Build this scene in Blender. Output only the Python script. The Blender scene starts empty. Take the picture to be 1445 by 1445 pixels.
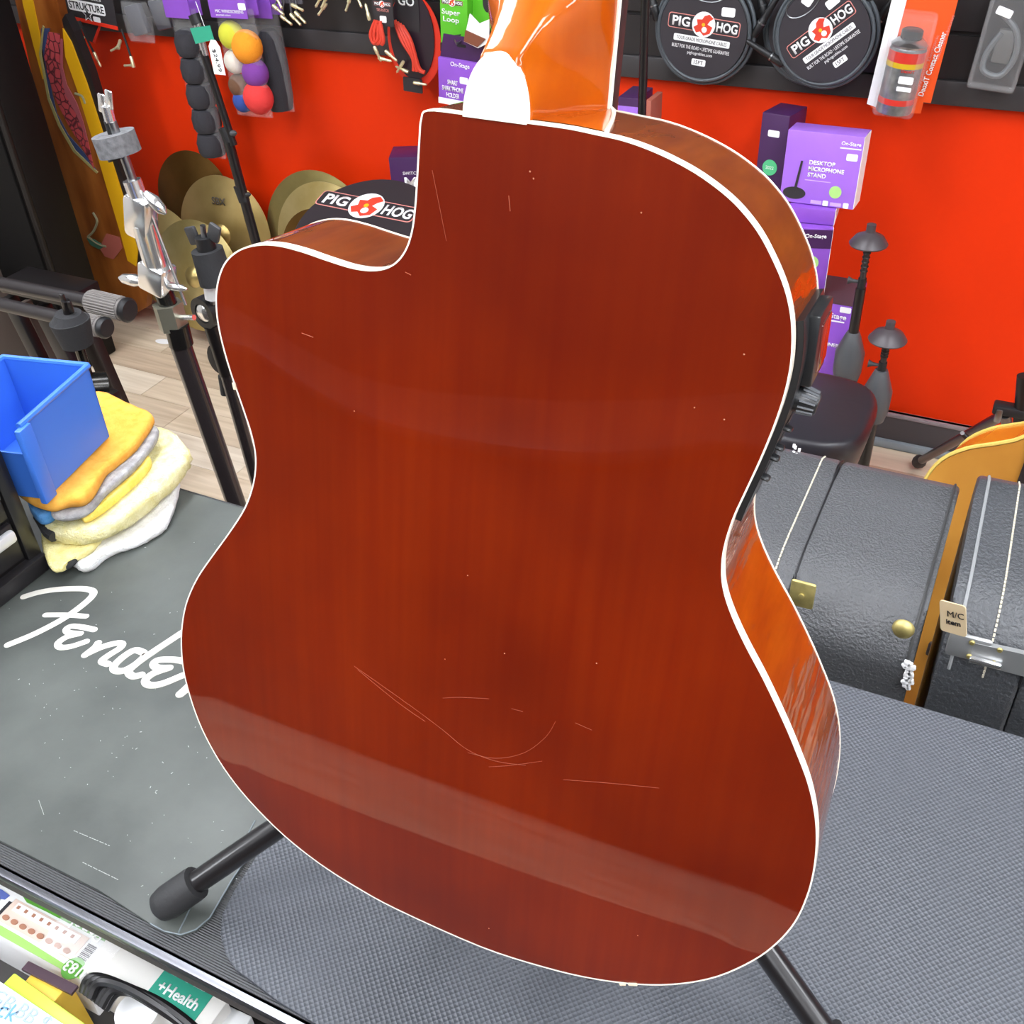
import bpy, bmesh, math, random
from mathutils import Vector, Matrix, noise
from mathutils.geometry import delaunay_2d_cdt
random.seed(7)
S = bpy.context.scene
COL = S.collection

# ------------------------------------------------------------------ camera
F_PX, C_PX, H = 1485.0, 722.5, 1.70
_D = Vector((.0427, .7957, .6044)).normalized()
_X = Vector((.8948, .2386, -.3773)); _X = (_X - _D * _X.dot(_D)).normalized()
_Z = -_D
_Y = _Z.cross(_X)
EYE = Vector((0, 0, H))
cam_d = bpy.data.cameras.new('camera'); cam = bpy.data.objects.new('camera', cam_d); COL.objects.link(cam)
cam_d.sensor_width = 36; cam_d.lens = 36 * F_PX / 1445.0; cam_d.clip_start = .02
right = Vector((_X.x, _Y.x, _Z.x)); down = Vector((_X.y, _Y.y, _Z.y)); fwd = Vector((_X.z, _Y.z, _Z.z))
cam.matrix_world = Matrix(((right.x, -down.x, -fwd.x, 0), (right.y, -down.y, -fwd.y, 0), (right.z, -down.z, -fwd.z, H), (0, 0, 0, 1)))
S.camera = cam

def at(px, py, x=None, y=None, z=None):
    """world point that the photograph shows at a pixel, on the plane x=, y= or z="""
    c = Vector(((px - C_PX) / F_PX, (py - C_PX) / F_PX, 1))
    d = Vector((_X.dot(c), _Y.dot(c), _Z.dot(c)))
    t = (z - H) / d.z if z is not None else (y / d.y if y is not None else x / d.x)
    return EYE + d * t
def mpp(p):
    """metres per pixel at a world point"""
    return (Vector(p) - EYE).dot(fwd) / F_PX

# ------------------------------------------------------------------ world and exposure
w = bpy.data.worlds.new('world'); S.world = w; w.use_nodes = True
w.node_tree.nodes['Background'].inputs[0].default_value = (.9, .95, 1, 1)
w.node_tree.nodes['Background'].inputs[1].default_value = .25
S.view_settings.view_transform = 'Standard'; S.view_settings.look = 'None'
S.view_settings.gamma = 1; S.view_settings.use_curve_mapping = False
S.view_settings.exposure = 0.5
TROFFER = 12.5

# ------------------------------------------------------------------ materials
def hx(h, a=1):
    h = h.lstrip('#'); v = [int(h[i:i + 2], 16) / 255 for i in (0, 2, 4)]
    return tuple((c / 12.92 if c <= .04045 else ((c + .055) / 1.055) ** 2.4) for c in v) + (a,)
MATS = {}
def mat(name, col, rough=.5, metal=0, coat=0, var=0, vscale=8, bump=0, bscale=60, col2=None, trans=0, alpha=1, emit=0, stretch=None, spec=.5, bdetail=2, coat_rough=.05):
    if name in MATS: return MATS[name]
    m = bpy.data.materials.new(name); m.use_nodes = True; nt = m.node_tree; b = nt.nodes['Principled BSDF']
    col = hx(col) if isinstance(col, str) else tuple(col) + ((1,) if len(col) == 3 else ())
    b.inputs['Base Color'].default_value = col; b.inputs['Roughness'].default_value = rough; b.inputs['Metallic'].default_value = metal
    b.inputs['Coat Weight'].default_value = coat; b.inputs['Coat Roughness'].default_value = coat_rough
    b.inputs['Specular IOR Level'].default_value = spec
    b.inputs['Transmission Weight'].default_value = trans; b.inputs['Alpha'].default_value = alpha
    if emit: b.inputs['Emission Color'].default_value = col; b.inputs['Emission Strength'].default_value = emit
    if var or bump or col2:
        tc = nt.nodes.new('ShaderNodeTexCoord'); mp = nt.nodes.new('ShaderNodeMapping')
        nt.links.new(tc.outputs['Object'], mp.inputs[0])
        if stretch: mp.inputs['Scale'].default_value = stretch
    if var or col2:
        n = nt.nodes.new('ShaderNodeTexNoise'); n.inputs['Scale'].default_value = vscale; n.inputs['Detail'].default_value = 5
        nt.links.new(mp.outputs[0], n.inputs[0])
        r = nt.nodes.new('ShaderNodeValToRGB'); r.color_ramp.elements[0].position = .32; r.color_ramp.elements[1].position = .68
        if col2: c2 = hx(col2) if isinstance(col2, str) else tuple(col2) + (1,)
        else: c2 = tuple(min(1, c * (1 + var)) for c in col[:3]) + (1,)
        r.color_ramp.elements[0].color = tuple(c * (1 - var) for c in col[:3]) + (1,); r.color_ramp.elements[1].color = c2
        nt.links.new(n.outputs[0], r.inputs[0]); nt.links.new(r.outputs[0], b.inputs['Base Color'])
    if bump:
        n2 = nt.nodes.new('ShaderNodeTexNoise'); n2.inputs['Scale'].default_value = bscale; n2.inputs['Detail'].default_value = bdetail
        nt.links.new(mp.outputs[0], n2.inputs[0])
        bp = nt.nodes.new('ShaderNodeBump'); bp.inputs['Strength'].default_value = bump; bp.inputs['Distance'].default_value = .002
        nt.links.new(n2.outputs[0], bp.inputs['Height']); nt.links.new(bp.outputs[0], b.inputs['Normal'])
    MATS[name] = m
    return m

BLACK = mat('black_plastic', '#1b1b1d', .45)
BLACKM = mat('black_metal', '#161314', .32, spec=.6)
CHROME = mat('chrome', '#f0f0f0', .2, .9)
STEEL = mat('steel', '#a9abae', .28, 1)
GOLDPLUG = mat('gold_plug', '#f0e6bc', .3, .7)
WHITE = mat('white_paper', '#f2f2f2', .6)
CARD = mat('dark_card', '#2b282b', .55)
PURPLE = mat('purple_card', '#8a50c0', .45, var=.05, vscale=20)
DPURPLE = mat('dark_purple_card', '#42204f', .4)
RED = mat('red_plastic', '#d8301a', .45)
ORANGE = mat('orange_card', '#f1561c', .45)
GREEN = mat('green_card', '#5fc02d', .45)
MINT = mat('mint_sticker', '#57c98a', .5)
LIME = mat('lime_sticker', '#a9d77f', .5)
PINKRED = mat('logo_red', '#d8412c', .5)
PINK = mat('logo_pink', '#e08f86', .5)
YELLOW = mat('yellow', '#eab51f', .5)
RUBBER = mat('rubber', '#2a2a2b', .6, bump=.15, bscale=300)
FOAM = mat('grey_felt', '#6d6d6f', .95, var=.25, vscale=120, bump=.6, bscale=250)
DFOAM = mat('black_felt', '#2e2e30', .95, bump=.5, bscale=200)
BAG = mat('clear_bag', '#ffffff', .08, alpha=.09, bump=.5, bscale=35)
BLISTER = mat('clear_blister', '#ffffff', .05, alpha=.09)
CREAM = mat('cream_binding', '#fff6e2', .3, coat=.5)

# ------------------------------------------------------------------ mesh helpers
class MB:
    def __init__(s): s.bm = bmesh.new()
    def box(s, c, d, m=None, bev=0, seg=2):
        r = bmesh.ops.create_cube(s.bm, size=1)
        vs = r['verts']
        for v in vs: v.co = Vector((v.co.x * d[0], v.co.y * d[1], v.co.z * d[2]))
        if bev:
            es = list({e for v in vs for e in v.link_edges})
            rr = bmesh.ops.bevel(s.bm, geom=es, offset=bev, segments=seg, profile=.5, affect='EDGES', clamp_overlap=True)
            vs = list({v for f in rr['faces'] for v in f.verts} | {v for v in vs if v.is_valid})
        T = Matrix.Translation(c) @ (m.to_4x4() if m else Matrix.Identity(4))
        bmesh.ops.transform(s.bm, matrix=T, verts=vs)
        return s
    def tube(s, path, r, n=12, caps=True, closed=False):
        path = [Vector(p) for p in path]; rs = r if isinstance(r, (list, tuple)) else [r] * len(path)
        N = len(path); prev = None; rings = []
        for i, p in enumerate(path):
            a = path[(i - 1) % N] if (closed or i > 0) else p; b = path[(i + 1) % N] if (closed or i < N - 1) else p
            t = (b - a).normalized() if (b - a).length > 1e-9 else Vector((0, 0, 1))
            if prev is None:
                u = t.cross(Vector((0, 0, 1)) if abs(t.z) < .9 else Vector((1, 0, 0))).normalized()
            else:
                u = prev - t * prev.dot(t)
                u = u.normalized() if u.length > 1e-6 else t.orthogonal().normalized()
            prev = u; v = t.cross(u)
            rings.append([s.bm.verts.new(p + (u * math.cos(2 * math.pi * k / n) + v * math.sin(2 * math.pi * k / n)) * rs[i]) for k in range(n)])
        for i in range(N if closed else N - 1):
            A, B = rings[i], rings[(i + 1) % N]
            for k in range(n): s.bm.faces.new((A[k], A[(k + 1) % n], B[(k + 1) % n], B[k]))
        if caps and not closed:
            s.bm.faces.new(rings[0][::-1]); s.bm.faces.new(rings[-1])
        return s
    def lathe(s, prof, m=None, n=24):
        """profile of (radius, height) about local z"""
        m = m or Matrix.Identity(4); rings = []
        for r, z in prof:
            if r < 1e-6: rings.append([s.bm.verts.new(m @ Vector((0, 0, z)))])
            else: rings.append([s.bm.verts.new(m @ Vector((r * math.cos(2 * math.pi * k / n), r * math.sin(2 * math.pi * k / n), z))) for k in range(n)])
        for A, B in zip(rings, rings[1:]):
            if len(A) == 1 and len(B) == 1: continue
            for k in range(n):
                if len(A) == 1: s.bm.faces.new((A[0], B[(k + 1) % n], B[k]))
                elif len(B) == 1: s.bm.faces.new((A[k], A[(k + 1) % n], B[0]))
                else: s.bm.faces.new((A[k], A[(k + 1) % n], B[(k + 1) % n], B[k]))
        if len(rings[0]) > 1: s.bm.faces.new(rings[0][::-1])
        if len(rings[-1]) > 1: s.bm.faces.new(rings[-1])
        return s
    def prism(s, poly, z0, z1, m=None):
        m = m or Matrix.Identity(4)
        A = [s.bm.verts.new(m @ Vector((x, y, z0))) for x, y in poly]; B = [s.bm.verts.new(m @ Vector((x, y, z1))) for x, y in poly]
        n = len(poly)
        for k in range(n): s.bm.faces.new((A[k], A[(k + 1) % n], B[(k + 1) % n], B[k]))
        s.bm.faces.new(A[::-1]); s.bm.faces.new(B)
        return s
    def grid(s, fn, nu, nv, closed_u=False):
        g = [[s.bm.verts.new(fn(i / (nu if closed_u else nu - 1), j / (nv - 1))) for j in range(nv)] for i in range(nu)]
        for i in range(nu if closed_u else nu - 1):
            for j in range(nv - 1):
                a = g[i]; b = g[(i + 1) % nu]
                s.bm.faces.new((a[j], b[j], b[j + 1], a[j + 1]))
        return s
    def build(s, name, material, parent=None, smooth=True, angle=40, mx=None):
        bm = s.bm
        bmesh.ops.recalc_face_normals(bm, faces=bm.faces[:])
        me = bpy.data.meshes.new(name)
        if smooth:
            for f in bm.faces: f.smooth = True
            for e in bm.edges:
                if len(e.link_faces) != 2 or e.calc_face_angle(0) > math.radians(angle): e.smooth = False
        bm.to_mesh(me); bm.free()
        me.materials.append(material)
        o = bpy.data.objects.new(name, me); COL.objects.link(o)
        if parent: o.parent = parent
        if mx: o.matrix_local = mx
        return o

def tag(o, label=None, cat=None, group=None, kind=None):
    if label: o['label'] = label
    if cat: o['category'] = cat
    if group: o['group'] = group
    if kind: o['kind'] = kind
    return o
def thing(name, label, cat, m=None, group=None):
    o = bpy.data.objects.new(name, None); COL.objects.link(o); o.empty_display_size = .05
    if m is not None: o.matrix_world = m if isinstance(m, Matrix) else Matrix.Translation(m)
    return tag(o, label, cat, group)
def face(p, roll=0, tilt=0, yaw=0):
    """frame at p: x to the right, y up, z towards the camera side of the shop"""
    m = Matrix(((1, 0, 0, 0), (0, 0, -1, 0), (0, 1, 0, 0), (0, 0, 0, 1)))
    R = Matrix.Rotation(math.radians(yaw), 4, 'Y') @ Matrix.Rotation(math.radians(tilt), 4, 'X') @ Matrix.Rotation(math.radians(roll), 4, 'Z')
    return Matrix.Translation(p) @ m @ R
def rrect(w, h, r, n=5, cx=0, cy=0):
    out = []
    for (sx, sy, a0) in ((1, 1, 0), (-1, 1, 90), (-1, -1, 180), (1, -1, 270)):
        for k in range(n + 1):
            a = math.radians(a0 + 90 * k / n)
            out.append((cx + sx * (w / 2 - r) + r * math.cos(a), cy + sy * (h / 2 - r) + r * math.sin(a)))
    return out
def circle(r, n=28, cx=0, cy=0, ry=None):
    return [(cx + r * math.cos(2 * math.pi * k / n), cy + (ry or r) * math.sin(2 * math.pi * k / n)) for k in range(n)]
def catmull(P, sub=4, closed=False):
    P = [Vector(p) for p in P]; n = len(P); out = []
    for i in range(n if closed else n - 1):
        p0, p1, p2, p3 = (P[(i - 1) % n] if closed or i > 0 else P[0]), P[i], P[(i + 1) % n], (P[(i + 2) % n] if closed or i + 2 < n else P[-1])
        for k in range(sub):
            t = k / sub
            out.append(.5 * ((2 * p1) + (p2 - p0) * t + (2 * p0 - 5 * p1 + 4 * p2 - p3) * t * t + (3 * p1 - p0 - 3 * p2 + p3) * t ** 3))
    if not closed: out.append(P[-1])
    return out
def text(body, width, material, parent, x, y, z, name='lettering', height=None, bold=0, rot=0, align='CENTER', shear=0, depth=.0004):
    cu = bpy.data.curves.new(name, 'FONT'); cu.body = body; cu.align_x = align; cu.align_y = 'CENTER'; cu.size = 1; cu.offset = bold; cu.shear = shear
    cu.extrude = .0; cu.resolution_u = 3
    t = bpy.data.objects.new(name, cu); COL.objects.link(t)
    bpy.context.view_layer.update()
    me = bpy.data.meshes.new_from_object(t.evaluated_get(bpy.context.evaluated_depsgraph_get()))
    bpy.data.objects.remove(t)
    xs = [v.co.x for v in me.vertices]; ys = [v.co.y for v in me.vertices]
    cx, cy = (min(xs) + max(xs)) / 2, (min(ys) + max(ys)) / 2
    if align == 'LEFT': cx = min(xs)
    sx = width / (max(xs) - min(xs)); sy = height / (max(ys) - min(ys)) if height else sx
    for v in me.vertices: v.co = Vector(((v.co.x - cx) * sx, (v.co.y - cy) * sy, v.co.z))
    bm = bmesh.new(); bm.from_mesh(me)
    r = bmesh.ops.extrude_face_region(bm, geom=bm.faces[:])
    bmesh.ops.translate(bm, vec=(0, 0, depth), verts=[g for g in r['geom'] if isinstance(g, bmesh.types.BMVert)])
    bmesh.ops.recalc_face_normals(bm, faces=bm.faces[:]); bm.to_mesh(me); bm.free()
    me.materials.clear(); me.materials.append(material); me.name = name
    o = bpy.data.objects.new(name, me); COL.objects.link(o); o.parent = parent
    o.matrix_local = Matrix.Translation((x, y, z)) @ Matrix.Rotation(math.radians(rot), 4, 'Z')
    return o
def flat(poly, z, material, parent, name, t=.0006):
    return MB().prism(poly, z, z + t).build(name, material, parent, smooth=False)
def struct(name, mb, material, parent=None, **k):
    o = mb.build(name, material, parent, **k)
    if not parent: o['kind'] = 'structure'
    return o
def axis(p, d):
    """frame at p with local z along d"""
    return Matrix.Translation(p) @ Vector(d).to_track_quat('Z', 'Y').to_matrix().to_4x4()

# ------------------------------------------------------------------ the room
WY = 2.685                       # red back wall
XL, XR, YF, ZC = -4.2, 3.2, -3.0, 2.75
red_paint = mat('red_wall_paint', '#dc3000', .55, spec=.2, var=.04, vscale=3, bump=.08, bscale=120)
grey_wall = mat('grey_wall_paint', '#a9a7a2', .6, var=.04, vscale=3)
wall = struct('wall_back', MB().box(((XL + XR) / 2, WY + .05, ZC / 2), (XR - XL, .1, ZC)), red_paint, smooth=False)
struct('wall_left', MB().box((XL - .05, (YF + WY) / 2, ZC / 2), (.1, WY - YF, ZC)), grey_wall, smooth=False)
struct('wall_right', MB().box((XR + .05, (YF + WY) / 2, ZC / 2), (.1, WY - YF, ZC)), grey_wall, smooth=False)
struct('wall_front', MB().box(((XL + XR) / 2, YF - .05, ZC / 2), (XR - XL, .1, ZC)), mat('dark_wall_paint', '#1d1716', .6), smooth=False)
struct('ceiling', MB().box(((XL + XR) / 2, (YF + WY) / 2, ZC + .05), (XR - XL, WY - YF, .1)), mat('ceiling_tile', '#8f8f8b', .8, bump=.3, bscale=40), smooth=False)

# black slat panel on the back wall: one object for every slat, grooves between them
slat_m = mat('black_slat', '#282425', .42, bump=.1, bscale=90)
z0 = .995
z = z0
zz = []
while z < ZC - .1: zz.append(z); z += .102
sl0 = None
for z in zz:
    if sl0 is None:
        mb = MB(); mb.prism([(.0, .0), (.018, .0), (.018, .092), (.008, .092), (.008, .102), (0, .102)], XL + .02, XR - .02,
                 Matrix(((0, 0, 1, 0), (-1, 0, 0, 0), (0, 1, 0, 0), (0, 0, 0, 1))))
        sl0 = mb.build('slat', slat_m, wall, smooth=False); o = sl0
    else:
        o = sl0.copy(); COL.objects.link(o); o.parent = wall
    o.location = (0, WY, z)
MB().box(((XL + XR) / 2, WY - .014, .967), (XR - XL - .04, .028, .054), bev=.003).build('edge_rail', mat('black_rail', '#373435', .5), wall)
bb = struct('baseboard_back', MB().box(((XL + XR) / 2, WY - .009, .055), (XR - XL, .018, .11), bev=.004), mat('charcoal_baseboard', '#433e3f', .5))
MB().box(((XL + XR) / 2, WY - .011, .104), (XR - XL, .022, .012), bev=.003).build('cap_strip', mat('baseboard_cap', '#857a7c', .5), bb)
MB().box(((XL + XR) / 2, WY - .02, .013), (XR - XL, .022, .026), bev=.008).build('quarter_round', mat('quarter_round_grey', '#7f868a', .45), bb)

# floor of laid planks
floor = struct('floor', MB().box(((XL + XR) / 2, (YF + WY) / 2, -.06), (XR - XL, WY - YF, .1)), mat('subfloor', '#6b5f50', .7), smooth=False)
plank_ms = [mat('plank_%d' % i, c, .38, var=.1, vscale=5, col2=c2, stretch=(.6, 9, 1), bump=.06, bscale=30) for i, (c, c2) in enumerate(
    (('#c9b598', '#ddcdb6'), ('#bda88e', '#d5c4ac'), ('#d6c6ae', '#e6dac7'), ('#b59f86', '#cdb9a0'), ('#cfbda3', '#dccbb2')))]
pm = {}
rowh, plen = .125, 1.2
nrow = 0
y = WY
while y > -.9:
    x = XL - random.random() * plen
    while x < XR:
        a, b = max(x, XL), min(x + plen, XR)
        near = y > .6 and b > -3.6 and a < 1.2
        if near:
            o = MB().box(((a + b) / 2, y - rowh / 2, -.005), (b - a - .002, rowh - .002, .01)).build('plank', plank_ms[(nrow * 3 + int(x * 7)) % 5], floor, smooth=False)
        x += plen
    y -= rowh; nrow += 1
mb = MB()
for a, b, c, d in ((XL, XR, YF, .62), (XL, -3.6, .62, WY), (1.2, XR, .62, WY)):
    mb.box(((a + b) / 2, (c + d) / 2, -.007), (b - a, d - c, .01))
mb.build('plank_field', plank_ms[1], floor, smooth=False)['kind'] = 'stuff'

# ceiling lights: two rows of troffers
diff = mat('lit_diffuser', '#f4f8ff', .5, emit=TROFFER)
frame_m = mat('white_enamel', '#e8e8e6', .4)
for i, (x, y) in enumerate([(x, y) for x in (-2.9, -1.1, .7, 2.3) for y in (-2.0, -.45, 1.1)]):
    t = thing('ceiling_light', 'long white fluorescent ceiling light with a flat diffuser', 'light', (x, y, ZC), 'ceiling lights')
    mb = MB()
    for sx in (-1, 1): mb.box((sx * .3, 0, -.02), (.02, 1.22, .04)); mb.box((0, sx * .6, -.02), (.6, .02, .04))
    mb.build('frame', frame_m, t, smooth=False)
    MB().box((0, 0, -.018), (.58, 1.18, .01)).build('diffuser', diff, t, smooth=False)

# ------------------------------------------------------------------ counter
ZT = .95
YC0, YC1 = .262, .752
XC0, XC1 = -1.5, 1.1
ribm = mat('ribbed_rubber', '#565758', .42)
nt = ribm.node_tree; b = nt.nodes['Principled BSDF']
tc = nt.nodes.new('ShaderNodeTexCoord'); wv = nt.nodes.new('ShaderNodeTexWave'); wv.bands_direction = 'Y'; wv.inputs['Scale'].default_value = 165
nz = nt.nodes.new('ShaderNodeTexNoise'); nz.inputs['Scale'].default_value = 130; nz.inputs['Detail'].default_value = 4
mx = nt.nodes.new('ShaderNodeMath'); mx.operation = 'ADD'
bp = nt.nodes.new('ShaderNodeBump'); bp.inputs['Strength'].default_value = .8; bp.inputs['Distance'].default_value = .002
for s_, d_ in ((tc.outputs['Object'], wv.inputs[0]), (tc.outputs['Object'], nz.inputs[0]), (wv.outputs[1], mx.inputs[0]), (nz.outputs[0], mx.inputs[1]), (mx.outputs[0], bp.inputs['Height']), (bp.outputs[0], b.inputs['Normal'])): nt.links.new(s_, d_)
ct = thing('counter', 'black shop counter topped with ribbed rubber and edged in aluminium', 'counter', (0, 0, 0))
cx, cw = (XC0 + XC1) / 2, XC1 - XC0
MB().box((cx, (YC0 + YC1) / 2, ZT - .004), (cw, YC1 - YC0, .008)).build('rubber_top', ribm, ct, smooth=False)
MB().box((cx, (YC0 + YC1) / 2 + .005, ZT - .024), (cw - .01, YC1 - YC0 - .02, .032)).build('counter_board', BLACK, ct, smooth=False)
MB().box((cx, YC0 - .001, ZT - .005), (cw, .010, .010), bev=.002).build('metal_edge', mat('aluminium_trim', '#85868c', .34, 1), ct)
MB().box((cx, YC0 + .012, ZT - .019), (cw, .03, .016)).build('front_rail', mat('dark_rail', '#4b4644', .5), ct, smooth=False)
ZS = .80
MB().box((cx, .34, ZS - .012), (cw, .80, .024)).build('lower_shelf', mat('dark_shelf', '#33302e', .6), ct, smooth=False)
MB().box((cx, .735, .45), (cw, .02, .9)).build('back_panel', BLACK, ct, smooth=False)
for sx in (XC0 + .015, XC1 - .015): MB().box((sx, .36, .46), (.03, .76, .92)).build('end_panel', BLACK, ct, smooth=False)
MB().box((cx, .36, .05), (cw - .06, .7, .1)).build('plinth', BLACK, ct, smooth=False)

def pix_poly(pts, z):
    return [(at(px, py, z=z).x, at(px, py, z=z).y) for px, py in pts]
# smooth printed bench mat (left) and dimpled mat (right)
fm = mat('bench_mat', '#444845', .48, var=.12, vscale=9, bump=.06, bscale=200, col2='#595d59')
mat_l = MB()
p0 = [(XC0 + .01, .748), (-.62, .748)]
zt = ZT + .003
right_edge = pix_poly([(640, 900), (470, 1050), (400, 1143), (364, 1188), (330, 1237), (310, 1271), (296, 1295), (276, 1312), (255, 1319), (232, 1314), (212, 1303)], zt)
poly = [(XC0 + .01, .746), (right_edge[0][0] + .06, .746)] + right_edge + [(-.55, YC0 + .018), (XC0 + .01, YC0 + .018)]
mat_l.prism([(x, y) for x, y in poly], ZT, zt)
bench = mat_l.build('bench_mat', fm, smooth=False)
tag(bench, 'smooth black bench mat printed with large white script lettering', 'mat')
logo = mat('mat_print', '#cfccc2', .55)
def stroke(pts, wd, name='script_letter'):
    P = catmull([at(x / 3.284, 600 + y / 3.284, z=zt) for x, y in pts], 6)
    mb = MB(); L = []; R = []
    n = len(P)
    for i, p in enumerate(P):
        t = (P[min(i + 1, n - 1)] - P[max(i - 1, 0)]).normalized(); nn = Vector((-t.y, t.x, 0))
        L.append(p + nn * wd); R.append(p - nn * wd)
    # round ends
    def cap(p, t):
        nn = Vector((-t.y, t.x, 0)); return [p + (nn * math.cos(a) + t * math.sin(a)) * wd for a in [math.pi * k / 8 for k in range(1, 8)]]
    t1 = (P[-1] - P[-2]).normalized(); t0 = (P[0] - P[1]).normalized()
    NSTROKE[0] += 1; zl = .0002 + .00005 * NSTROKE[0]
    bm = mb.bm
    vl = [bm.verts.new((v.x, v.y, zt + zl)) for v in L]; vr = [bm.verts.new((v.x, v.y, zt + zl)) for v in R]
    for i in range(n - 1): bm.faces.new((vl[i], vl[i + 1], vr[i + 1], vr[i]))
    c1 = [bm.verts.new((v.x, v.y, zt + zl)) for v in cap(P[-1], t1)]
    bm.faces.new([vl[-1]] + c1 + [vr[-1]])
    c0 = [bm.verts.new((v.x, v.y, zt + zl)) for v in cap(P[0], t0)]
    bm.faces.new([vr[0]] + c0 + [vl[0]])
    r = bmesh.ops.extrude_face_region(bm, geom=bm.faces[:])
    bmesh.ops.translate(bm, vec=(0, 0, -zl), verts=[g for g in r['geom'] if isinstance(g, bmesh.types.BMVert)])
    return mb.build(name, logo, bench, smooth=False)
SW = .0042
NSTROKE = [0]
stroke([(112, 795), (180, 775), (260, 762), (340, 758), (400, 760), (432, 772), (425, 795), (385, 832), (320, 880), (250, 922), (150, 972), (38, 1018)], SW)
stroke([(212, 880), (300, 880), (398, 886)], SW * .85)
stroke([(436, 948), (390, 938), (335, 932), (308, 945), (318, 962), (372, 966)], SW * .9)
stroke([(372, 966), (310, 982), (270, 1010), (280, 1030), (330, 1026), (400, 1003)], SW * .9)
stroke([(455, 1010), (440, 1030), (395, 1066)], SW * .95)
stroke([(400, 1062), (470, 1030), (535, 1012), (566, 1014), (555, 1035), (500, 1070), (472, 1095), (500, 1108)], SW * .95)
stroke([(665, 1055), (625, 1044), (575, 1072), (530, 1115), (535, 1138), (575, 1138), (630, 1108), (672, 1070)], SW)
stroke([(870, 945), (780, 1005), (680, 1072), (605, 1130), (598, 1150), (620, 1165), (655, 1158)], SW)
stroke([(850, 1095), (800, 1088), (735, 1090), (712, 1108), (730, 1125), (785, 1126)], SW)
stroke([(785, 1126), (715, 1150), (675, 1182), (690, 1205), (750, 1200), (850, 1160)], SW)
stroke([(900, 1185), (865, 1222), (836, 1248)], SW * 1.1)
stroke([(845, 1240), (905, 1205), (960, 1195)], SW * 1.0)
# crease and pale edge along the mat's cut rim
crease = mat('mat_crease', '#6d777c', .5)
MB().tube([at(x, y, z=zt) for x, y in ((360, 1158), (335, 1205), (300, 1232), (275, 1268), (252, 1316))], .0007, 5).build('crease', crease, bench)
P = [at(x, y, z=zt) for x, y in ((400, 1143), (364, 1188), (330, 1237), (310, 1271), (296, 1295), (276, 1312), (255, 1319), (232, 1314), (212, 1303))]
MB().tube(P, .0007, 5).build('cut_rim', crease, bench)

dm = mat('dimpled_mat', '#4c4f55', .38)
nt = dm.node_tree; b = nt.nodes['Principled BSDF']
tc = nt.nodes.new('ShaderNodeTexCoord'); mp = nt.nodes.new('ShaderNodeMapping'); mp.inputs['Rotation'].default_value = (0, 0, .75)
vo = nt.nodes.new('ShaderNodeTexVoronoi'); vo.inputs['Scale'].default_value = 285; vo.inputs['Randomness'].default_value = .05
bp = nt.nodes.new('ShaderNodeBump'); bp.inputs['Strength'].default_value = .75; bp.inputs['Distance'].default_value = .002
rr = nt.nodes.new('ShaderNodeMapRange'); rr.inputs[1].default_value = .35; rr.inputs[2].default_value = .65; rr.inputs[3].default_value = .3; rr.inputs[4].default_value = .5
nz = nt.nodes.new('ShaderNodeTexNoise'); nz.inputs['Scale'].default_value = 14; nz.inputs['Detail'].default_value = 5
for s_, d_ in ((tc.outputs['Object'], mp.inputs[0]), (mp.outputs[0], vo.inputs[0]), (tc.outputs['Object'], nz.inputs[0]), (nz.outputs[0], rr.inputs[0]), (rr.outputs[0], b.inputs['Roughness']), (vo.outputs[0], bp.inputs['Height']), (bp.outputs[0], b.inputs['Normal'])): nt.links.new(s_, d_)
edge = pix_poly([(650, 900), (478, 1050), (434, 1103), (408, 1143), (374, 1190), (330, 1258), (314, 1290), (311, 1318), (318, 1345), (333, 1368), (358, 1386)], ZT + .004)
poly = [(edge[0][0] + .064, .748)] + edge + [(edge[-1][0] + .025, edge[-1][1] - .004), (edge[-1][0] + .06, edge[-1][1] - .006), (XC1 - .01, edge[-1][1] - .008), (XC1 - .01, .75)]
dmat = MB().prism(poly, ZT, ZT + .004).build('dimpled_mat', dm, smooth=False)
tag(dmat, 'grey dimpled rubber mat with a rounded corner under the guitar', 'mat')

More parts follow.
